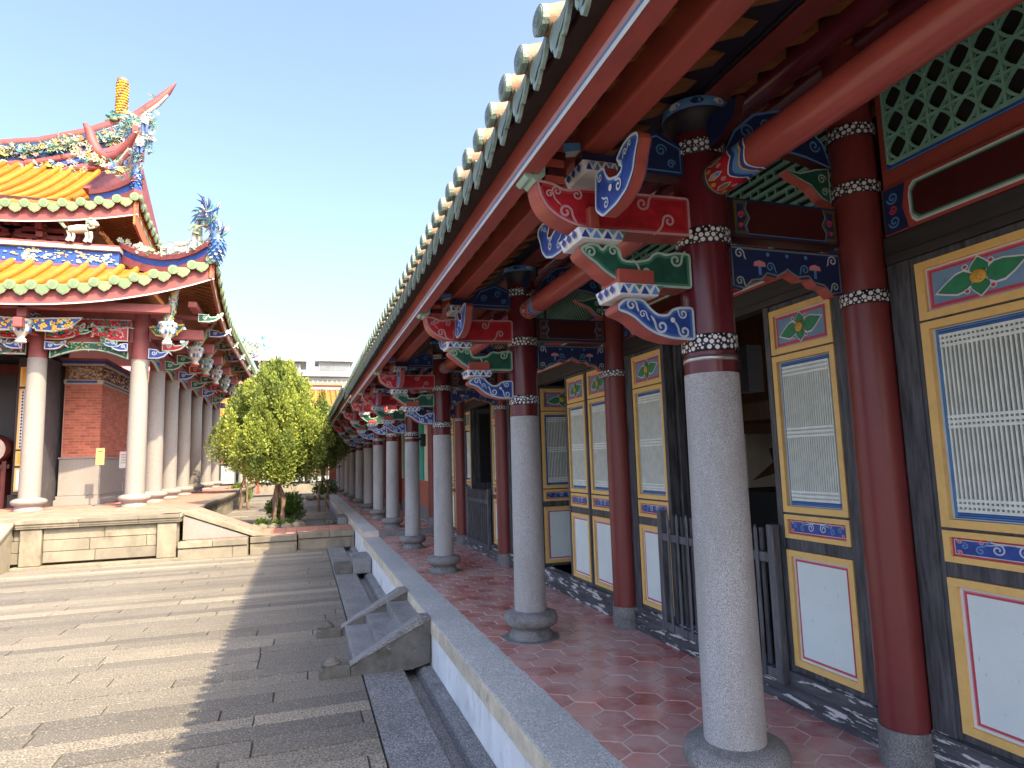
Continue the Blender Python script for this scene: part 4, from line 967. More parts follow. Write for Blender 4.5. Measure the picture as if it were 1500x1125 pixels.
# painted frieze between front columns
def carved_band(name, plane, u0, u1, z0, z1, lv, base, cols, n, sz, edge=None, arch=0):
    b = MB(); d = -.06 if plane == 'XZ' else .06
    if arch:
        k = 12; lo = [(u0 + (u1 - u0) * i / k, z0 + arch * math.sin(PI * i / k)) for i in range(k + 1)]
        pr = lo + [(u1, z1), (u0, z1)]
    else: pr = rect(u0, u1, z0, z1)
    b.prism(pr, plane, min(lv, lv - d), max(lv, lv - d), base, edge or base)
    if edge: outline(b, pr, plane, lv + d * .08, edge, .03)
    for i in range(n):
        u = R.uniform(u0 + .05, u1 - .05); t = (u - u0) / (u1 - u0); v = R.uniform(z0 + (arch * math.sin(PI * t) if arch else 0) + sz, z1 - sz)
        nv = Vector((0, -1, 0)) if plane == 'XZ' else Vector((1, 0, 0)); a = R.uniform(0, 6.28); dv = Vector((math.cos(a), 0, math.sin(a))) if plane == 'XZ' else Vector((0, math.cos(a), math.sin(a))); petal(b, P3(plane, u, v, lv + d * .12), dv, nv, sz * R.uniform(1.2, 2.4), sz * .45, R.choice(cols), R.random())
    return b.build(name, mh)
carved_band('carved_frieze', 'XZ', -5.95, -4.25, 4.20, 4.62, 18.2, GREEN, (LEAFG, LEAFG, GREENW, GREEN, GOLD), 110, .035, GREENW, .22)
carved_band('carved_frieze', 'XZ', -5.95, -4.2, 4.99, 5.2, 18.12, CRIM, (ROSE, CRIM, PINK, BLUE, LEAFG), 90, .045, GREENW)
carved_band('carved_frieze', 'XZ', -9.2, -6.45, 4.28, 4.58, 18.2, CRIMD, (LEAFG, PINK, CLAYT, MINTL), 130, .045, GREENW)
for i in range(len(HROW) - 1):
    carved_band('carved_frieze', 'YZ', HROW[i] + .2, HROW[i + 1] - .2, 4.15, 4.44, HX + .1, GREEN if i % 2 else BLUE, (LEAFG, GREENW, GREEN), 16, .045, GREENW, .18)
for u0_, u1_, zz_ in ((-6.0, -5.15, 4.62), (-4.22, -5.05, 4.62), (-6.45, -7.3, 4.62), (-9.2, -8.3, 4.62)):
    o_ = hall_arm(mh, 'XZ', u0_, u1_, zz_, 18.06, .12, CRIM, GREENW, .36)
    b = MB(); lo_, hi_ = min(u0_, u1_), max(u0_, u1_)
    for k in range(40): b.blob((R.uniform(lo_ + .05, hi_ - .15), 17.99, R.uniform(zz_ + .08, zz_ + .32)), (.05, .03, .035), R.choice((ROSE, CRIM, PINK, LEAFG)))
    b.build('relief_carving', o_)
    hall_arm(mh, 'XZ', u0_, u0_ + (u1_ - u0_) * .55, zz_ - .24, 18.06, .12, BLUE, BLUEW, .2)
for u, zz_, col in ((-5.75, 5.0, BLUE), (-5.35, 5.05, GREEN), (-4.75, 5.05, BLUE), (-4.45, 4.75, BLUE)): hall_arm(mh, 'XZ', u, u + .38 * (1 if u < -5 else -1), zz_ - .28, 18.05, .12, col, GREENW, .18)
# hall walls: brick side wall with carved cornice
b = MB(); wx0, wx1, wy = -6.25, -5.35, 20.35
def bricks(b, u0, u1, z0, z1, plane, lv, L=.26, h=.075):
    z = z0; k = 0
    while z < z1 - .01:
        u = u0 - (L / 2 if k % 2 else 0)
        while u < u1:
            a, c = max(u, u0), min(u + L, u1)
            if c - a > .03:
                if plane == 'XZ': b.box(a + .005, c - .005, lv, lv + .08, z + .005, min(z + h, z1) - .005, BRICK, R.random())
                else: b.box(lv - .08, lv, a + .005, c - .005, z + .005, min(z + h, z1) - .005, BRICK, R.random())
            u += L
        z += h; k += 1
bricks(b, wx0 + .02, wx1 - .002, 1.82, 3.80, 'XZ', wy); bricks(b, wy + .02, 23.2, 1.82, 3.80, 'YZ', wx1)
b.build('brick_wall', mh)
b = MB(); b.box(wx0, wx1 - .01, wy + .01, 33.5, 1.8, 3.82, MORT); bricks(b, 23.2, 33.4, 1.82, 3.8, 'YZ', wx1 - .004, .8, .3); b.build('brick_core', mh)
b = MB(); b.box(wx0 - .03, wx1 + .03, wy - .03, 33.5, .78, 1.76, HCOL); b.box(wx0 - .05, wx1 + .05, wy - .05, 33.5, 1.765, 1.815, HCOL)
b.prism([(wx0 - .10, ZT), (wx1 + .10, ZT), (wx1 + .10, .66), (wx1 + .04, .70), (wx1 + .06, .775), (wx0 - .06, .775), (wx0 - .04, .70), (wx0 - .10, .66)], 'XZ', wy - .10, 33.5, HCOL); b.build('stone_dado', mh, .01)
b = MB(); b.box(wx0 - .02, wx1 + .02, wy - .02, 33.5, 3.825, 3.94, CLAYW); b.box(wx0 + .05, wx1 - .12, wy - .026, wy - .0205, 3.85, 3.915, BLUE)
b.box(wx1 + .0205, wx1 + .026, wy + .1, 33, 3.85, 3.90, BLUED)
b.box(wx0 - .0, wx1 + .0, wy, 33.5, 3.945, 4.32, WOODC); b.box(wx0 - .06, wx1 + .06, wy - .06, 33.5, 4.325, 4.38, CLAYW); b.box(wx0 - .08, wx1 + .08, wy - .08, 33.5, 4.385, 4.46, BLUE); b.box(wx0 - .1, wx1 + .1, wy - .1, 33.5, 4.465, 4.53, REDH)
for k in range(150):
    u = R.uniform(wx0 + .1, wx1 - .05); b.blob((u, wy - .005, R.uniform(3.98, 4.29)), (.045, .03, .04), R.choice((WOODC, CLAYW, CLAY, MORT)))
for k in range(420):
    u = R.uniform(wy + .1, 25); b.blob((wx1 + .005, u, R.uniform(3.98, 4.29)), (.03, .06, .04), R.choice((WOODC, BLUED, CLAYW, BLUE, CRIMD, GOLD)))
b.build('carved_cornice', mh, .006)
# dark front wall with doors
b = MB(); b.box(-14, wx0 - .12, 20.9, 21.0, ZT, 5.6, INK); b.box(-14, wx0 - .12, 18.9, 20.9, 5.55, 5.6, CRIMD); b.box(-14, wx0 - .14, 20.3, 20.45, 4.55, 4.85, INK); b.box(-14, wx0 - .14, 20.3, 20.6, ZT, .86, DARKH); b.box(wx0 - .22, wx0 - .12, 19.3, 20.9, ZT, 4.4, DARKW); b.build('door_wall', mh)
b = MB(); x0, x1 = -7.28, -6.72; y = 20.2
b.box(x0, x1, y, y + .06, .86, 4.5, DARKH)
for za, zb in ((3.72, 4.25), (2.05, 3.66), (1.62, 2.0), (.95, 1.56)):
    for w, m, d in ((.0, YEL, -.012), (.05, WHITE if zb > 2 and za < 3 else (GOLD if za > 1.6 else PANEL), -.02)): b.box(x0 + .05 + w, x1 - .05 - w, y + d, y - .001, za + w, zb - w, m)
b2 = MB()
zz_ = 2.12
while zz_ < 3.58:
    for k in range(5): b2.add([(x0 + .14 + .068 * k + dx, y - .024, zz_ + dz) for dx, dz in ((-.026, 0), (0, -.036), (.026, 0), (0, .036))], [(0, 1, 2, 3)], INK)
    zz_ += .085
b.build('hall_door', mh, .004); b2.build('door_lattice', mh)
for k in range(5):
    b = MB(); xx = -8.2 - k * 1.0; b.box(xx, xx + .8, 20.75, 20.8, .9, 4.4, CRIMD); b.box(xx + .1, xx + .7, 20.735, 20.749, 2.2, 4.1, INK); b.box(xx + .1, xx + .7, 20.735, 20.749, 1.1, 1.9, WOODC); b.build('inner_door', mh, .005)
dm = thing('drum', 'large temple drum with a pale skin on a dark red stand in the hall doorway', 'drum', (-7.75, 20.1, ZT))
b = MB(); b.tube([(-7.72, 20.0, 2.05), (-7.72, 20.15, 2.05), (-7.72, 20.45, 2.05), (-7.72, 20.6, 2.05)], [.34, .40, .40, .34], 32, CRIMD); b.build('drum_body', dm)
b = MB(); b.tube([(-7.72, 19.985, 2.05), (-7.72, 19.999, 2.05)], .335, 32, DRUMS); b.build('drum_skin', dm)
b = MB(); b.box(-8.05, -7.95, 20.1, 20.5, ZT, 1.75, CRIMD); b.box(-7.49, -7.39, 20.1, 20.5, ZT, 1.75, CRIMD); b.box(-8.1, -7.34, 20.15, 20.45, 1.55, 1.66, CRIMD); b.build('drum_stand', dm, .01)
ln = thing('paper_lantern', 'yellow round lantern hanging in the dark hall doorway', 'lantern', (-7.95, 19.6, 4.1))
b = MB(); b.lathe([(.08, -.32), (.2, -.28), (.32, -.12), (.35, .0), (.32, .14), (.2, .28), (.08, .32)], (-7.95, 19.6, 4.2), 20, GOLD); b.tube([(-7.95, 19.6, 4.52), (-7.95, 19.6, 5.4)], .012, 6, INK); b.build('lantern_body', ln)
FPANW = mat('grey_white_board', (.34, .35, .36), .6)
for x, z, m, lab in ((-5.1, 1.80, mat('pale_yellow_board', (.34, .30, .12), .6), 'small yellow notice board on a thin pole on the hall terrace'), (-4.55, 1.70, FPANW, 'small white notice board on a thin pole just inside the hall corner column')):
    t = thing('notice_sign', lab, 'sign', (x, 19.5, ZT)); b = MB(); b.box(x - .10, x + .10, 19.49, 19.51, z - .22, z + .22, m)
    for k in range(4): b.box(x - .06, x + .06, 19.4875, 19.4895, z + .12 - .07 * k, z + .15 - .07 * k, CLAY if k else ROSE)
    b.build('sign_board', t, .004)
    b = MB(); b.tube([(x, 19.52, ZT + .03), (x, 19.52, z + .2)], .018, 8, GREYW); b.lathe([(.14, 0), (.14, .02), (.03, .04)], (x, 19.52, ZT), 14, GREYW); b.build('sign_pole', t)

# curved tile roofs ---------------------------------------------------------------------------------
def curved_roof(nm, xc, yc, xl, yb, z_mid, lift, reach, ins, Lf, Ls, ra, rb, xgab=None, sp=.41, board=REDH, sideboard=OBOARD, sideh=.42):
    """eave corner (xc, yc); front eave runs to xl, side eave to yb; lift at the corner fades over reach"""
    def e(d, other): 
        q = max(0, 1 - d / reach); w = max(0, 1 - other / reach) ; return z_mid + lift * q ** 2.2
    def z(dfront, dside, s):
        # height at distance s up the slope, for a tile line starting at distance d along its eave from the corner
        return 0
    def rise(s): return ra * s + rb * s * s
    def pt_front(d, s): return (xc - d, yc + s, z_mid + (e(d, 0) - z_mid) * max(0, 1 - s / 2.4) ** 1.3 + rise(s))
    def pt_side(d, s): return (xc - s, yc + d, z_mid + (e(d, 0) - z_mid) * max(0, 1 - s / 2.4) ** 1.3 + rise(s))
    b = MB(); td = MB(); o = None
    for pt, length, L, side in ((pt_front, xc - xl, Lf, 0), (pt_side, yb - yc, Ls, 1)):
        n = int(length / sp); rows = []
        for i in range(n):
            d = .12 + i * sp; top = min(L, d) if d < ins or (side) else L
            if side and yb - yc - d < L: top = min(top, max(.2, yb - yc - d))
            top = max(top, .15); k = 7
            pts = [pt(d, top * j / k) for j in range(k + 1)]
            b.tube([(p[0], p[1], p[2] + .05) for p in pts], .085, 8, YTILE, tone=R.random())
            rows.append((d, top))
            p = pt(d, 0); q = (p[0], p[1] - .02, p[2] + .04) if not side else (p[0] + .02, p[1], p[2] + .04)
            nrm = -1 if not side else 1
            def disc(mb, c, r, dd, m, t):
                vs = []
                for a in range(14):
                    u, v = r * math.cos(a * PI / 7), r * math.sin(a * PI / 7)
                    vs.append((c[0] + u, c[1] + nrm * dd, c[2] + v) if not side else (c[0] + nrm * dd, c[1] + u, c[2] + v))
                vs += [(v[0], v[1] - nrm * .05, v[2]) if not side else (v[0] - nrm * .05, v[1], v[2]) for v in vs[:14]]
                mb.add(vs, [tuple(range(14))] + [(a, (a + 1) % 14, 14 + (a + 1) % 14, 14 + a) for a in range(14)], m, tone=t)
            disc(td, q, .115, .02, GTILE, R.uniform(.5, 1)); disc(td, q, .085, .026, mat('pale_tile_edge', (.22, .255, .15), .5), 1); disc(td, q, .07, .03, GTILE, .2)
            # drip tile between this and the next barrel
            pn = pt(d + sp / 2, 0); w = sp * .40
            sh = [(-w, .06), (-w * .95, -.04), (-w * .6, -.13), (0, -.19), (w * .6, -.13), (w * .95, -.04), (w, .06)]
            for sc, off, m, t in ((1, .0, mat('pale_tile_edge', (.22, .255, .15), .5), 1), (.86, .008, GTILE, R.uniform(.4, 1))):
                vs = []
                for u, v in sh:
                    v2 = -.04 + (v + .04) * sc
                    vs.append((pn[0] + u * sc, pn[1] - .015 - off, pn[2] + v2 - .02) if not side else (pn[0] + .015 + off, pn[1] + u * sc, pn[2] + v2 - .02))
                m7 = len(vs); vs += [(v[0], v[1] + .03, v[2]) if not side else (v[0] - .03, v[1], v[2]) for v in vs[:m7]]
                td.add(vs, [tuple(range(m7))] + [(a, (a + 1) % m7, m7 + (a + 1) % m7, m7 + a) for a in range(m7)], m, tone=t)
        for (d0, t0_), (d1, t1_) in zip(rows, rows[1:]):
            k = 7
            vs = [pt(d0, t0_ * j / k) for j in range(k + 1)] + [pt(d1, t1_ * j / k) for j in range(k + 1)]
            vs = [(p[0], p[1], p[2] - .01) for p in vs]
            b.add(vs, [(j, j + 1, k + 2 + j, k + 1 + j) for j in range(k)], YTILE, True, tone=.3)
    roof = b.build(nm, mh); td.build('eave_tiles', roof)
    # eave boards
    bd = MB()
    for pt, length, side in ((pt_front, xc - xl, 0), (pt_side, yb - yc, 1)):
        n = 40; m = board if not side else sideboard
        for i in range(n):
            d0, d1 = .05 + (length - .05) * (i / n) ** 1.3, .05 + (length - .05) * ((i + 1) / n) ** 1.3
            pa, pb = pt(d0, .10), pt(d1, .10); th = .07; nrm = 1
            def quadbox(za, zb, off, mm, t=.05):
                vs = []
                for p in (pa, pb):
                    for dd in (off, off + t):
                        for zq in (za, zb):
                            vs.append((p[0], p[1] + dd, p[2] + zq) if not side else (p[0] - dd, p[1], p[2] + zq))
                bd.add(vs, [(0, 1, 5, 4), (2, 6, 7, 3), (1, 3, 7, 5), (0, 4, 6, 2), (0, 2, 3, 1), (4, 5, 7, 6)], mm)
            bt = -.42 if not side else -sideh
            quadbox(bt, -.06, 0, m); quadbox(bt - .025, bt, -.012, WHITE if not side else REDH, .04)
            if side: quadbox(-.22, -.17, -.008, GOLD if i % 2 else m, .006); quadbox(-.36, -.27, -.007, CLAYW if i % 2 else CLAY, .006)
    bd.build('eave_board', roof)
    # rafters under the eaves
    rf = MB()
    for pt, length, side in ((pt_front, xc - xl, 0), (pt_side, yb - yc, 1)):
        d = .25
        while d < length:
            L = min(1.9, d if d < ins else 1.9); pa, pb = pt(d, .16), pt(d, max(L, .3))
            vs = []
            for p in (pa, pb):
                for w in (-.055, .055):
                    for zq in (-.21, -.11): vs.append((p[0] + w, p[1], p[2] + zq) if not side else (p[0], p[1] + w, p[2] + zq))
            rf.add(vs, [(0, 1, 5, 4), (2, 6, 7, 3), (1, 3, 7, 5), (0, 4, 6, 2), (0, 2, 3, 1), (4, 5, 7, 6)], RAFT); d += .2
    rf.build('rafters', roof)
    return roof, pt_front, pt_side
lr, lf, ls = curved_roof('lower_roof', -2.1, 16.8, -14, 36.5, 5.60, .92, 4.6, 2.2, 2.2, 2.2, .42, .05)
ur, uf, us = curved_roof('upper_roof', -4.25, 18.7, -14, 34.2, 8.16, .52, 4.2, 1.5, 7.3, 1.5, .36, .030, sideh=.72)
# upper wall with brackets
b = MB(); b.box(-14, -6.1, 20.2, 33, 6.2, 9.0, CRIMD); b.box(-14, -6.0, 19.85, 20.1, 7.95, 8.25, REDH); b.box(-14, -6.0, 19.9, 20.1, 7.25, 7.45, REDH); b.build('upper_wall', mh, .01)
b = MB()
for x in (-8.9, -7.3, -6.05): b.box(x - .16, x + .16, 19.7, 20.2, 7.2, 8.3, REDH); b.box(x - .10, x + .10, 18.95, 19.9, 7.95, 8.2, REDH)
b.build('upper_posts', mh, .02)
def cross_bracket(x):
    b = MB()
    for k, (w, z) in enumerate(((.35, 7.42), (.65, 7.62), (.95, 7.82))):
        b.prism([(x - w, z + .12), (x - w, z + .06), (x - w * .8, z), (x + w * .8, z), (x + w, z + .06), (x + w, z + .12)], 'XZ', 19.55, 19.7, REDH, REDH)
        b.box(x - .08, x + .08, 19.4 - .1 * k, 19.6, z - .02, z + .14, REDH)
        for s in (-1, 0, 1): b.box(x + s * w * .85 - .07, x + s * w * .85 + .07, 19.53, 19.72, z + .122, z + .195, GOLD if s == 0 else REDH)
    b.build('bracket_cluster', mh, .01)
for x in (-10.0, -8.1, -6.7): cross_bracket(x)
# frieze ridge on the lower roof, blue with painted flowers
b = MB(); b.box(-14, -4.75, 18.95, 19.25, 6.62, 6.80, REDH); b.box(-14, -4.75, 19.0, 19.2, 6.80, 7.22, BLUE); b.box(-14, -4.72, 18.9, 19.3, 7.22, 7.32, CLAYW); b.box(-14, -4.74, 18.93, 19.27, 7.325, 7.38, REDH)
for k in range(260):
    c = R.choice((-9.6, -8.2, -6.6, -5.3)) + R.gauss(0, .33)
    b.blob((min(c, -4.8), 18.985, R.uniform(6.85, 7.18)), (R.uniform(.02, .08), .025, R.uniform(.015, .045)), R.choice((CLAYW, CLAYW, BLUEL, CREAM, GOLD)))
b.build('frieze_ridge', lr, .008)
# hip ridges with figures and dragons
def ridge_strip(parent, name, pts, h0, h1, th, band=BLUE, base=REDH):
    b = MB(); n = len(pts)
    for (p, q, i) in zip(pts, pts[1:], range(n)):
        dv = (Vector(q) - Vector(p)); nv = Vector((-dv.y, dv.x, 0)).normalized() * th / 2
        for f0, f1, m, w in ((0, .4, base, 1), (.4, .75, band, .8), (.75, 1, base, 1.15)):
            vs = []
            for (pp, t) in ((p, i / (n - 1)), (q, (i + 1) / (n - 1))):
                h = h0 + (h1 - h0) * t
                for s in (-1, 1):
                    for f in (f0, f1): vs.append((pp[0] + s * nv.x * w, pp[1] + s * nv.y * w, pp[2] + h * f))
            b.add(vs, [(0, 1, 5, 4), (2, 6, 7, 3), (1, 3, 7, 5), (0, 4, 6, 2), (0, 2, 3, 1), (4, 5, 7, 6)], m)
    o = b.build(name, parent); return o
def hip_pt(xc, yc, t, ins, pf): p = pf(ins * t, ins * t); return (p[0], p[1], p[2])
hp = [hip_pt(-2.1, 16.8, t, 2.2, lf) for t in (1.2, 1, .8, .6, .4, .2, .05)]
ridge_strip(lr, 'hip_ridge', hp, .55, .50, .26)
hp2 = [hip_pt(-4.25, 18.7, t, 1.5, uf) for t in (1, .8, .6, .4, .2, .04)]
ridge_strip(ur, 'hip_ridge', hp2, .5, .6, .24)
def flowers(parent, name, pts, n, spread, size, cols):
    """cut-porcelain flowers and leaf shards"""
    b = MB()
    for k in range(n):
        t = R.random() * (len(pts) - 1); i = min(int(t), len(pts) - 2); p = Vector(pts[i]).lerp(Vector(pts[i + 1]), t - i)
        r = size * R.uniform(.7, 1.5)
        c = Vector((p.x + R.gauss(0, spread[0]), p.y + R.gauss(0, spread[1]), p.z + R.gauss(0, spread[2])))
        nv = Vector((R.gauss(0, .45), -1, R.gauss(.2, .4))).normalized(); u = nv.cross(Vector((0, 0, 1))).normalized(); v = u.cross(nv)
        m = R.choice(cols)
        if R.random() < .55:
            q = R.randrange(5, 8); a0 = R.uniform(0, 6)
            for j in range(q):
                a = a0 + j * 2 * PI / q; petal(b, c, u * math.cos(a) + v * math.sin(a), nv, r, r * .34, m, R.random())
            b.blob(c + nv * r * .15, r * .22, R.choice((mat('dull_gold_clay', (.42, .27, .05), .5), mat('dull_pink_clay', (.38, .17, .17), .5))))
        else:
            for j in range(4):
                a = R.uniform(0, 2 * PI); d = (u * math.cos(a) + v * math.sin(a) + nv * .3).normalized(); petal(b, c, d, nv, r * R.uniform(.9, 2.0), r * .22, R.choice((m, CLAY, CLAYT)), R.random())
    o = b.build(name, parent); o['kind'] = 'stuff'; return o
FL = (CLAY, CLAY, CLAYW, CLAYT, mat('dull_gold_clay', (.42, .27, .05), .5), mat('dull_pink_clay', (.38, .17, .17), .5), CLAY, CLAYB, CLAYW)
def dragon(parent, name, base, h, heading, cm=CLAYB, cm2=CLAYT):
    """an upright carp-dragon of ceramic shards: vase-like scaled body, frilled fins, a splayed crest of curled blades"""
    bx, by, bz = base; hx, hy = heading; b = MB(); pts = []; rs = []
    for i in range(17):
        t = i / 16; off = .16 * h * math.sin(t * 4.6 + .2) * (.4 + .6 * t)
        pts.append(Vector((bx + hx * off, by + hy * off, bz + h * .78 * t))); rs.append(h * (.092 * math.sin(PI * min(1, .28 + t * .9)) ** .8 * (1 - .45 * t) + .018))
    b.tube(pts, rs, 12, cm)
    H = Vector((hx, hy, 0)); V = Vector((-hy, hx, 0))
    for i, p in enumerate(pts):
        for k in range(8):
            a = k * PI / 4 + i * .4; o = H * math.cos(a) + V * math.sin(a)
            petal(b, p + o * rs[i] * .9, (o * .55 + Vector((0, 0, -.8 if i < 8 else .8))).normalized(), o, h * .075, h * .026, R.choice((cm, cm, BLUEL, CLAYW, cm2)), R.random())
    def blade(p, a, L, m, w=.022):
        q = [p]
        for j in range(1, 5): q.append(q[-1] + (H * math.cos(a + .28 * j) + V * R.gauss(0, .15) + Vector((0, 0, math.sin(a + .28 * j)))) * L / 4)
        b.tube(q, [h * w, h * w * .9, h * w * .75, h * w * .5, h * .002], 5, m)
        e_ = q[2]; petal(b, e_, (q[3] - q[2]).normalized(), V, L * .35, L * .09, m, .6)
    for k in range(46):
        i = R.randrange(5, 17); a = R.uniform(-.5, 3.4); blade(pts[i], a, h * R.uniform(.16, .34), R.choice((cm2, CLAYW, CLAYW, cm, BLUED, CLAY)))
    for k in range(12): blade(pts[-1], -.4 + k * .33, h * R.uniform(.22, .40), R.choice((cm2, CLAYW, cm, BLUED)), .026)
    for k in range(10): blade(pts[R.randrange(0, 5)], R.choice((.2, 2.8)) + R.uniform(-.4, .4), h * R.uniform(.14, .22), R.choice((CLAYW, cm2, cm)))
    b.build(name, parent)
def figure(parent, base, h, cols, lean=(0, 0)):
    """a small ceramic warrior figure: legs, robed trunk, arms, head and headdress"""
    x, y, z = base; b = MB()
    for s in (-1, 1): b.tube([(x + s * .07 * h, y, z), (x + s * .08 * h, y, z + .25 * h), (x + s * .05 * h, y, z + .45 * h)], [.05 * h, .07 * h, .09 * h], 8, cols[0])
    b.tube([(x, y, z + .38 * h), (x + lean[0] * .5 * h, y, z + .6 * h), (x + lean[0] * h, y, z + .76 * h)], [.15 * h, .12 * h, .06 * h], 10, cols[1])
    hx_ = x + lean[0] * h
    b.blob((hx_, y, z + .86 * h), (.07 * h, .07 * h, .085 * h), CLAYW); b.blob((hx_, y, z + .95 * h), (.085 * h, .085 * h, .05 * h), cols[2])
    for s in (-1, 1): b.tube([(hx_ + s * .06 * h, y, z + .72 * h), (hx_ + s * .2 * h, y - .03, z + .62 * h), (hx_ + s * .26 * h, y - .05, z + (.78 if s > 0 else .5) * h)], [.05 * h, .04 * h, .03 * h], 7, cols[1])
    b.build('ceramic_figure', parent)
dragon(lr, 'corner_dragon', (-2.2, 16.92, 6.52), 1.62, (.8, -.6))
b = MB()    # tall vase-like figure and small animals along the hip ridge
figure(lr, (-2.62, 17.3, 6.95), .85, (CLAYW, CLAY, CREAM), (.05, 0))
flowers(lr, 'ridge_flowers', [(p[0], p[1], p[2] + .58) for p in hp], 90, (.08, .08, .05), .07, (CLAYW, CLAYW, CREAM, CLAY))
for x, y, z, h in ((-3.05, 17.72, 6.92, .38), (-3.5, 18.15, 7.02, .26)):    # ceramic horses
    b = MB(); b.tube([(x - .2 * h * 2, y, z + .55 * h), (x, y, z + .58 * h), (x + .2 * h * 2, y, z + .68 * h)], [.14 * h, .18 * h, .15 * h], 8, CREAM)
    b.tube([(x + .38 * h, y, z + .66 * h), (x + .52 * h, y, z + .95 * h), (x + .72 * h, y, z + .9 * h)], [.13 * h, .09 * h, .05 * h], 7, CREAM)
    for dx in (-.34, -.26, .3, .38): b.tube([(x + dx * h, y, z + .5 * h), (x + dx * h * 1.1, y, z)], [.07 * h, .035 * h], 6, CREAM)
    b.tube([(x - .4 * h, y, z + .6 * h), (x - .65 * h, y, z + .75 * h), (x - .9 * h, y, z + .72 * h)], [.05 * h, .04 * h, .02 * h], 5, CLAY); b.build('ceramic_animal', lr)
b = MB(); lx, lz = -5.62, 7.39
b.tube([(lx - .26, 18.85, lz + .30), (lx - .05, 18.85, lz + .34), (lx + .16, 18.85, lz + .36)], [.10, .12, .11], 10, CLAYW)
b.blob((lx + .28, 18.83, lz + .50), (.13, .12, .13), CLAYW); b.blob((lx + .37, 18.80, lz + .47), (.07, .06, .05), CLAYW)
for k in range(14): a = k * .45; b.blob((lx + .24 + .10 * math.cos(a), 18.80, lz + .50 + .13 * math.sin(a)), .04, CLAY if k % 2 else CLAYW)
for dx in (-.28, -.18, .12, .22): b.tube([(lx + dx, 18.85, lz + .28), (lx + dx + .03, 18.85, lz + .14), (lx + dx - .01, 18.84, lz)], [.055, .04, .05], 7, CLAYW)
for k in range(5): b.tube([(lx - .34, 18.85, lz + .34), (lx - .42 - .02 * k, 18.85, lz + .48), (lx - .36 + .05 * k, 18.85, lz + .60)], [.04, .03, .008], 6, CLAY)
b.build('ceramic_animal', lr)
# upper roof: main ridge with swallow-tail, gable ridge, golden pillar
b = MB()
top = [(-14, 12.98), (-12, 12.96), (-10.36, 13.02), (-9.14, 13.29), (-7.67, 13.83), (-6.14, 14.66), (-5.47, 15.37), (-5.1, 15.85), (-4.84, 16.25)]
bot = [(-14, 12.15), (-12, 12.13), (-10.3, 12.19), (-9.1, 12.46), (-7.63, 12.96), (-5.97, 13.15)]
zt = lambda x, L: next(L[i][1] + (L[i + 1][1] - L[i][1]) * (x - L[i][0]) / (L[i + 1][0] - L[i][0]) for i in range(len(L) - 1) if L[i][0] <= x <= L[i + 1][0])
b.tube([(p[0], 26, p[1]) for p in top], [.17, .17, .17, .17, .18, .20, .17, .12, .03], 10, REDH); b.tube([(p[0], 25.95, p[1] - .17) for p in top[:-1]], [.10] * 5 + [.11, .09, .05], 8, CLAYW)
b.tube([(p[0], 25.9, p[1]) for p in bot], .14, 8, REDH); b.tube([(p[0], 25.9, p[1] - .25) for p in bot], .12, 8, BLUE); b.tube([(p[0], 25.9, p[1] - .5) for p in bot], .16, 8, REDH)
xs = [-14 + i * .5 for i in range(17)]
for xa, xb in zip(xs, xs[1:]):
    vs = []
    for x in (xa, xb):
        for y in (25.85, 26.15): vs += [(x, y, zt(x, bot)), (x, y, zt(x, top))]
    b.add(vs, [(0, 1, 5, 4), (2, 6, 7, 3), (1, 3, 7, 5), (0, 4, 6, 2)], BLUED)
b.box(-6.18, -5.88, 25.7, 26.3, 13.0, 14.62, REDH)
b.build('main_ridge', ur)
mid = [(x, 25.82, (zt(x, top) + zt(x, bot)) / 2 + .02) for x in [-13 + i * .5 for i in range(14)]]
flowers(ur, 'ridge_flowers', mid, 620, (.2, .05, .10), .10, FL)
flowers(ur, 'ridge_flowers', [(p[0], 25.72, p[1] - .3) for p in bot[1:]], 90, (.2, .04, .05), .10, (GOLD, GOLD, CLAYW, PINK))
b = MB(); b.tube([(-6.64, 26, 14.3), (-6.64, 26, 16.0)], .155, 16, GOLD)
for k in range(150):
    a = k * .55; z = 14.5 + 1.45 * (k / 150); b.blob((-6.64 + .165 * math.cos(a), 26 + .165 * math.sin(a), z), (.07, .07, .045), GOLD if k % 4 else OTILE)
b.tube([(-6.64, 26, 15.98), (-6.64, 26, 16.08)], [.19, .19], 14, OTILE)
for k in range(26):
    a = k * .7; b.blob((-6.64 + .38 * math.cos(a), 26 + .25 * math.sin(a), 14.45 + .1 * math.sin(k)), (.16, .1, .08), R.choice((CLAYW, CLAYT, CLAY)))
b.build('golden_pillar', ur)
# gable (descending) ridge with its curled end
gr = [(-6.0, 25.6, 13.1), (-5.95, 24, 12.1), (-5.9, 22.5, 11.2), (-5.85, 21, 10.4), (-5.8, 20.3, 10.1)]
ridge_strip(ur, 'gable_ridge', gr, .55, .5, .3)
ue = [(-6.12, 20.4, 11.42), (-6.0, 20.4, 11.2), (-5.9, 20.35, 10.85), (-5.72, 20.3, 10.5), (-5.45, 20.2, 10.32), (-5.15, 20.1, 10.42), (-4.85, 19.9, 10.75), (-4.62, 19.7, 11.05)]
b = MB(); b.tube(ue, [.06, .12, .15, .16, .16, .15, .11, .05], 10, REDH); b.tube([(p[0] + .02, p[1] - .02, p[2] - .2) for p in ue[1:-1]], [.06] * 6, 7, CLAYW); b.tube([(p[0] + .03, p[1] - .02, p[2] - .33) for p in ue[1:-1]], [.08] * 6, 7, REDH); b.build('curled_ridge_end', ur)
flowers(ur, 'ridge_flowers', [(-6.2, 20.1, 9.75), (-6.0, 20.1, 10.5), (-5.2, 19.95, 9.95), (-4.75, 19.4, 9.7)], 60, (.12, .1, .12), .09, FL)
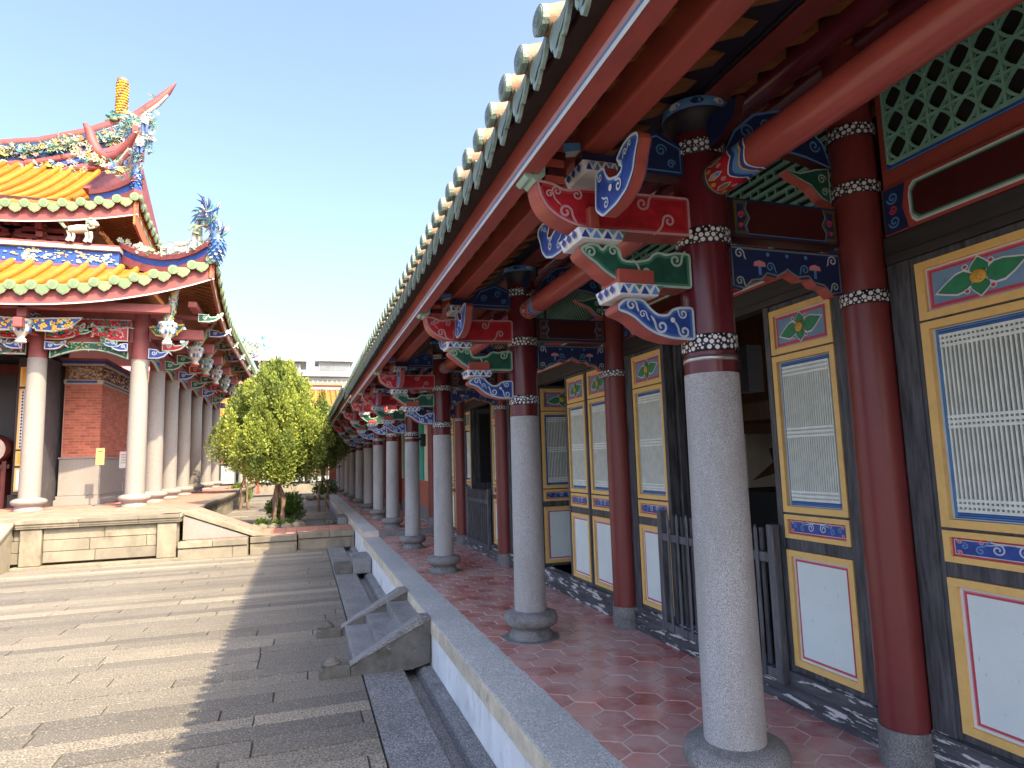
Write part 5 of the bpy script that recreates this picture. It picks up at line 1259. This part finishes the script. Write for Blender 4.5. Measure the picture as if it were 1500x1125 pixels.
flowers(ur, 'ridge_flowers', [(-5.6, 20.5, 10.9), (-4.9, 20.2, 11.6), (-5.1, 21, 12.0)], 50, (.14, .1, .12), .08, (CLAYW, CLAYT, CLAYB, CLAY))
dragon(ur, 'corner_dragon', (-4.42, 18.9, 9.0), 1.25, (.55, -.8), CLAYB, CLAYW)
flowers(ur, 'corner_figures', [(-4.35, 18.9, 9.9), (-4.2, 18.95, 10.6), (-4.12, 19.0, 11.3)], 80, (.09, .1, .15), .085, (CLAYW, CLAYW, BLUEL, CLAYT))
for z_, dx_ in ((9.95, 0), (10.55, .1)): figure(ur, (-4.32 + dx_, 18.75, z_), .62, (CLAYB, CLAYW, BLUEL), (.12, 0))
b = MB(); b.prism([(20.2, 9.4), (32.8, 9.4), (29, 11.4), (26, 12.9), (23, 11.4)], 'YZ', -6.05, -5.9, REDH); b.build('gable_wall', ur)

# ------------------------------------------------------------------ trees, bushes
def crown(name, parent, clumps, n, m, size, up=.6):
    """many small blade faces gathered in pointed clumps"""
    vs = []; fs = []; tn = []
    tot = sum(c[3] ** 2 for c in clumps)
    for (x, y, z, r, hh, tone) in clumps:
        k = int(n * r * r / tot)
        for i in range(k):
            while True:
                d = Vector((R.gauss(0, 1), R.gauss(0, 1), R.gauss(0, 1)))
                if d.length > .1: break
            d.normalize(); q = R.random() ** .35
            t = d.z * .5 + .5; taper = 1.12 - .75 * t ** 1.5 if hh > 1.2 else 1
            p = Vector((x + d.x * r * q * taper, y + d.y * r * q * taper, z + d.z * r * hh * q))
            o = (d * (1 - up) + Vector((R.gauss(0, .22), R.gauss(0, .22), up + R.gauss(0, .2)))).normalized()
            s = o.cross(Vector((R.gauss(0, 1), R.gauss(0, 1), R.gauss(0, 1)))); s.normalize()
            L = size * R.uniform(.7, 1.5); w = L * .28; b0 = len(vs)
            vs += [p - s * w * .4, p + o * L * .5 + s * w, p + o * L, p + o * L * .5 - s * w]; fs.append((b0, b0 + 1, b0 + 2, b0 + 3))
            tn.append(min(1, max(0, tone + R.uniform(-.22, .22) + (.12 if q > .85 else -.1))))  # blades inside a clump get a darker tone, shade put into the colour
    me = bpy.data.meshes.new(name); me.from_pydata(vs, [], fs); me.materials.append(m)
    at = me.attributes.new('tone', 'FLOAT', 'FACE'); at.data.foreach_set('value', tn); me.update()
    o = bpy.data.objects.new(name, me); C.objects.link(o); o.parent = parent; o.location = -Vector(parent.location); return o
def juniper(x, y, z0, zc, zt, rx, ncl, n, label, trunks, size=.06, tb=.0):
    t = thing('juniper_tree', label, 'tree', (x, y, z0))
    cl = []; H = zt - zc
    def env(h): return (math.sin(PI * (.20 + .36 * min(1, h / .42))) if h < .42 else math.cos((h - .42) / .60 * PI / 2) ** .85) ** .9
    for i in range(ncl):
        h = ((i + .5) / ncl) ** .92; a = i * 2.399 + R.uniform(-.3, .3); e_ = env(h)
        rr = rx * e_ * R.uniform(.60, 1.04); r = rx * R.uniform(.12, .23) * (1 - .25 * h)
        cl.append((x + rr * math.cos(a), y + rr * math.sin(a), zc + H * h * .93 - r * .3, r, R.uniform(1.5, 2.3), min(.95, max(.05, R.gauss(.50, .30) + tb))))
    for i in range(ncl // 3):
        h = (i + .5) / (ncl / 3); a = i * 2.399; e_ = env(h); rr = rx * e_ * R.uniform(.1, .6)
        cl.append((x + rr * math.cos(a), y + rr * math.sin(a), zc + H * h * .85, rx * .34, 1.3, .16 + tb * .5))  # dark inner clumps paint the shaded gaps of the crown
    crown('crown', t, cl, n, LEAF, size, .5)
    b = MB()
    for k in range(trunks):
        a = k * 2.1 + .3; dx, dy = .15 * math.cos(a), .13 * math.sin(a)
        b.tube([(x + dx * 1.15, y + dy, z0), (x + dx * .8 + R.uniform(-.05, .05), y + dy, z0 + .35), (x + dx * 1.0 + R.uniform(-.05, .05), y + dy * .6, z0 + .75), (x - dx * .2, y - dy * .2, z0 + 1.2), (x - dx * .8 + .02, y, zc + .45)], [.062, .045, .042, .045, .04], 9, BARK)
    for k in range(10):
        a = k * .72; L = rx * R.uniform(.5, .85); zb = zc + R.uniform(-.30, .2)
        b.tube([(x, y, zb - .15), (x + L * .4 * math.cos(a), y + L * .4 * math.sin(a), zb + .12), (x + L * math.cos(a), y + L * math.sin(a), zb + .55)], [.05, .035, .012], 7, BARK)
    b.tube([(x, y, zc), (x, y, zt - .6)], [.05, .015], 7, BARK)
    b.build('trunk', t)
    return t
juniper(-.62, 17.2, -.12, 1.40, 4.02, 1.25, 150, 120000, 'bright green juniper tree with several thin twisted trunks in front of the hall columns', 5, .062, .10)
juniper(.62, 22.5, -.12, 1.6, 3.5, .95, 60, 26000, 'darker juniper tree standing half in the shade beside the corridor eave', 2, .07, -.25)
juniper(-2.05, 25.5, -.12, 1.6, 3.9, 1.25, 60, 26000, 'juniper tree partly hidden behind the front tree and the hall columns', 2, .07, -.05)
pl = thing('planter_ring', 'low ring of rough stones round the front tree trunks', 'planter', (-.6, 17.2, -.12))
b = MB()
for k in range(11):
    a = k * 2 * PI / 11; b.blob((-.6 + .52 * math.cos(a), 17.2 + .42 * math.sin(a), -.06), (.17, .14, .12), TERR, R.random())
b.build('stone_ring', pl); b = MB(); b.lathe([(.48, 0), (.4, .05), (.1, .07)], (-.6, 17.2, -.12), 14, mat('planter_soil', (.08, .06, .04), .9)); b.build('soil', pl)
crown('low_plants', pl, [(-.95, 17.1, .02, .16, .7, .5), (-.3, 17.05, .0, .15, .7, .4), (-.62, 16.95, 0, .14, .7, .6)], 700, LEAFD, .06)
def bush(x, y, z, r, label, n=2600, size=.06, tone=.6, k=7, h=.8):
    t = thing('bush', label, 'bush', (x, y, z))
    cl = [(x + r * .5 * math.cos(i * 2.4), y + r * .5 * math.sin(i * 2.4), z + r * h * (.6 + .35 * (i % 3)), r * .5, 1.0, tone + .1 * (i % 3)) for i in range(k)]
    crown('crown', t, cl, n, LEAFD, size, .3)
    b = MB()
    for i in range(4): b.tube([(x + .03 * i, y, z), (x + r * .4 * math.cos(i * 1.6), y + r * .4 * math.sin(i * 1.6), z + r * .7)], [.02, .008], 5, BARK)
    b.build('stem', t)
bush(-.48, 19.2, -.12, .52, 'round clipped bush behind the front tree trunks', 4200, tone=.85)
bush(-2.75, 31, -.12, .55, 'leafy low bush at the end of the hall terrace', 1800, .09, .7)
bush(.95, 31, -.12, .55, 'small dark shrub on stones near the far brick pier', 1500, .09, .3)
b = MB()
for k in range(9): b.blob((.3 + .32 * k, 30.2 + .3 * math.sin(k * 2), .02), (.26, .25, .16), TERR, R.random())
tag(b.build('rock_border'), 'row of rough stones edging the planting at the far end of the court', 'rocks')

# ------------------------------------------------------------------ far gate hall closing the court
FPAN = mat('far_white_panel', (.30, .34, .345), .6); FPNK = mat('far_pink_rail', (.26, .12, .11), .6)
fg = thing('far_hall', 'far hall closing the court with white and green wall panels under a yellow tiled roof', 'building', (-3, 44, 0))
b = MB(); b.box(-9, 1.4, 42.5, 43, -.3, .28, TERR); b.build('plinth', fg, .01)
b = MB(); b.box(-9, 3.2, 43.1, 43.3, .2, 5.0, DARKH); b.build('wall', fg)
x = -8.8; k = 0
while x < 1.2:
    b = MB(); w = .86
    b.box(x, x + w, 43.02, 43.099, .45, 1.55, FPAN); b.box(x + .04, x + w - .04, 43.01, 43.0195, .5, 1.5, FPAN); b.box(x, x + w, 43.02, 43.099, 1.65, 1.95, FPNK)
    b.box(x, x + w, 43.02, 43.099, 2.0, 3.35, mat('green_screen_paint', (.13, .26, .23), .6)); b.box(x, x + w, 43.02, 43.099, 3.42, 3.9, YEL); b.box(x + .06, x + w - .06, 43.01, 43.0195, 3.48, 3.84, ROSE)
    b.build('wall_panel', fg); x += 1.0; k += 1
for x in (-7.0, -3.62, -.95, .55):
    b = MB(); b.tube([(x, 42.6, .28), (x, 42.6, 3.2)], .17, 16, HCOL); b.tube([(x, 42.6, 3.2), (x, 42.6, 4.6)], .16, 16, REDH); b.build('pillar', fg)
b = MB(); b.box(-9, 3.4, 42.3, 42.5, 3.9, 4.3, REDH); b.build('eave_beam', fg)
b = MB(); b.add([(-9, 41.2, 4.3), (3.4, 41.2, 4.3), (3.4, 46.5, 6.55), (-9, 46.5, 6.55)], [(0, 1, 2, 3)], YTILE, tone=.2)
x = -9
while x < 3.4: b.tube([(x, 41.15, 4.36), (x, 44, 5.56), (x, 46.5, 6.62)], .09, 7, YTILE, tone=R.random()); b.tube([(x, 41.12, 4.36), (x, 41.1, 4.36)], .12, 10, GTILE); x += .36
b.box(-9, 3.4, 41.3, 41.4, 4.0, 4.24, REDH); b.build('roof', fg)
b = MB(); b.box(-9, 3.4, 46.4, 46.8, 6.5, 6.95, FPNK); b.box(-9, 3.4, 46.3, 46.9, 6.95, 7.15, OTILE); b.box(-9, 3.4, 46.35, 46.399, 6.66, 6.8, FPAN); b.build('ridge', fg, .03)
rh = thing('rear_hall', 'taller rear hall roof with pale dragons on its ridge end above the court', 'building', (-8, 56, 0))
b = MB(); b.box(-20, -4.6, 54, 60, 0, 7.6, REDH); b.build('wall', rh)
b = MB()
for sy in (0,):
    x = -20
    while x < -4.0: b.tube([(x, 52.5, 7.0), (x, 54.2, 7.9), (x, 56, 9.0)], .13, 7, YTILE, tone=R.random()); x += .34
b.add([(-20, 52.5, 6.95), (-3.6, 52.5, 6.95), (-4.2, 56, 8.95), (-20, 56, 8.95)], [(0, 1, 2, 3)], YTILE, tone=.2); b.add([(-3.6, 52.5, 6.95), (-3.6, 60, 6.95), (-4.2, 56, 8.95)], [(0, 1, 2)], YTILE, tone=.2)
b.build('roof', rh)
b = MB(); b.tube([(-20, 56, 9.2), (-8, 56, 9.2), (-5.6, 56, 9.45), (-4.2, 56, 10.0)], [.3, .3, .28, .1], 8, PINK); b.tube([(-20, 55.9, 9.6), (-8, 55.9, 9.6), (-5.6, 55.9, 9.85), (-3.6, 55.9, 10.5)], [.16, .16, .14, .04], 8, REDH); b.build('ridge', rh)
dragon(rh, 'ridge_dragon', (-4.6, 55.8, 9.7), 2.3, (1, 0), CLAYW, CLAYT)
flowers(rh, 'ridge_flowers', [(-6.2, 55.7, 10.0), (-4.6, 55.7, 10.6), (-3.9, 55.7, 11.3)], 90, (.5, .1, .35), .15, (CLAYW, CLAYW, PINK, GOLD, CLAYT))
# red frame stand and sign stand before the far hall
t = thing('frame_stand', 'red wooden frame stand holding a carved bell-shaped board before the far hall', 'stand', (-2.85, 40, .05))
for x in (-3.22, -2.48):
    b = MB(); b.box(x - .07, x + .07, 39.95, 40.09, -.1, 1.75, RED); b.box(x - .1, x + .1, 39.7, 40.34, -.1, .06, RED); b.build('post', t, .01)
for z in (1.58, .35):
    b = MB(); b.box(-3.15, -2.55, 39.97, 40.07, z, z + .12, RED); b.build('rail', t, .01)
b = MB(); b.prism([(-3.08, .62), (-2.62, .62), (-2.68, .8), (-2.70, 1.25), (-2.78, 1.45), (-2.92, 1.45), (-3.0, 1.25), (-3.02, .8)], 'XZ', 39.98, 40.06, WOODC)
outline(b, [(-3.08, .62), (-2.62, .62), (-2.68, .8), (-2.70, 1.25), (-2.78, 1.45), (-2.92, 1.45), (-3.0, 1.25), (-3.02, .8)], 'XZ', 39.975, CREAM, .04)
for k in range(5): b.spiral((-2.85 + .1 * math.sin(k * 2), .75 + .14 * k), .06, 'XZ', 39.974, CREAM, .022)
b.build('carved_board', t)
t = thing('notice_stand', 'wooden notice stand with a yellow and red roofed board by the far brick pier', 'sign', (.95, 36, .0))
b = MB(); b.box(.60, 1.28, 36, 36.08, .85, 1.45, YEL); b.box(.68, 1.2, 35.985, 35.999, .98, 1.36, mat('straw_notice', (.62, .46, .2), .7)); b.build('notice_board', t, .008)
b = MB(); b.box(.54, 1.34, 35.95, 36.12, 1.452, 1.66, ROSE); b.build('stand_roof', t, .02)
for x in (.68, 1.2):
    b = MB(); b.box(x - .035, x + .035, 36.0, 36.07, -.12, .849, DARKW); b.build('stand_leg', t)
b = MB(); b.box(.5, .64, 36, 36.06, .1, .3, WOODC); b.tube([(1.25, 35.9, -.1), (1.36, 35.9, .55)], .025, 6, YEL); b.tube([(1.45, 35.9, -.1), (1.36, 35.9, .55)], .025, 6, YEL); b.build('easel_foot', t)
ew = thing('end_wall', 'red brick end wall with a grey stone dado closing the far corridor', 'wall', (2, 37.6, .1))
b = MB(); b.box(1.35, 2.7, 37.6, 37.9, .1, .62, GRANB); b.build('stone_dado', ew, .01)
b = MB(); bricks(b, 1.37, 2.68, .64, 3.4, 'XZ', 37.62, .3, .09); b.box(1.36, 2.69, 37.66, 37.88, .62, 3.4, MORT); b.build('brick_face', ew)

# ------------------------------------------------------------------ city behind
def city(label, x0, x1, y, z0, storeys, sh, top, fins=True):
    t = thing('city_building', label, 'building', ((x0 + x1) / 2, y, 0))
    b = MB(); b.box(x0, x1, y, y + 12, 0, z0 + storeys * sh, CONC); b.build('wall', t)
    for k in range(storeys):
        z = z0 + k * sh
        b = MB(); b.box(x0 + .3, x1 - .3, y - .05, y + .01, z + .7, z + sh - .7, GLASS)
        n = int((x1 - x0) / 1.1)
        for i in range(n + 1): b.box(x0 + .25 + (x1 - x0 - .7) * i / n, x0 + .45 + (x1 - x0 - .7) * i / n, y - .12, y - .051, z + .6, z + sh - .6, CONC)
        b.build('window_band', t)
    b = MB(); zt_ = z0 + storeys * sh
    b.box(x0 - top, x1 + top, y - top, y + 12, zt_, zt_ + .7, CONCG); b.box(x0 - top * .6, x1 + top * .6, y - top * .6, y + 11, zt_ + .7, zt_ + 1.0, CONC); b.build('roof_slab', t, .05)
    return t
city('long pale concrete city building with an overhanging flat grey roof beyond the rear hall', -9.5, -.8, 150, 14.4, 3, 3.4, 1.2)
c2 = city('wide pale concrete city building with a stepped penthouse on the skyline', -.6, 11.0, 158, 11.6, 3, 3.6, 1.0)
b = MB(); b.box(3.2, 10.5, 159, 166, 23.4, 26.2, CONC); b.box(2.4, 11.3, 158, 167, 26.2, 26.9, CONCG); b.box(6.5, 8.5, 160, 164, 26.9, 28.2, CONC); b.build('penthouse', c2, .05)
b = MB(); b.box(3.5, 10.2, 158.9, 158.99, 24.0, 25.7, GLASS); b.build('window_band', c2)
city('low grey city building with a flat roof at the edge of the corridor eave', 11.4, 17, 150, 9, 3, 3.2, .6)
t = thing('hill_trees', 'far yellowish green trees below the city buildings', 'trees', (4, 110, 0)); t['kind'] = 'stuff'
cl = [(-3 + i * 1.25 + R.uniform(-.5, .5), 108 + R.uniform(-3, 3), 9.0 + R.uniform(-2.2, 1.8), R.uniform(1.3, 2.3), .85, R.uniform(.2, .9)) for i in range(16)] + [(-3 + i * 1.6, 110, 5.5, 2.4, 1, R.uniform(.2, .8)) for i in range(12)]
crown('foliage', t, cl, 16000, LEAFH, .42, .3)
b = MB()
for i in range(10): b.tube([(-3 + i * 2, 110, 0), (-3 + i * 2.0, 109.5, 8)], [.3, .12], 6, BARK)
b.build('trunk', t)
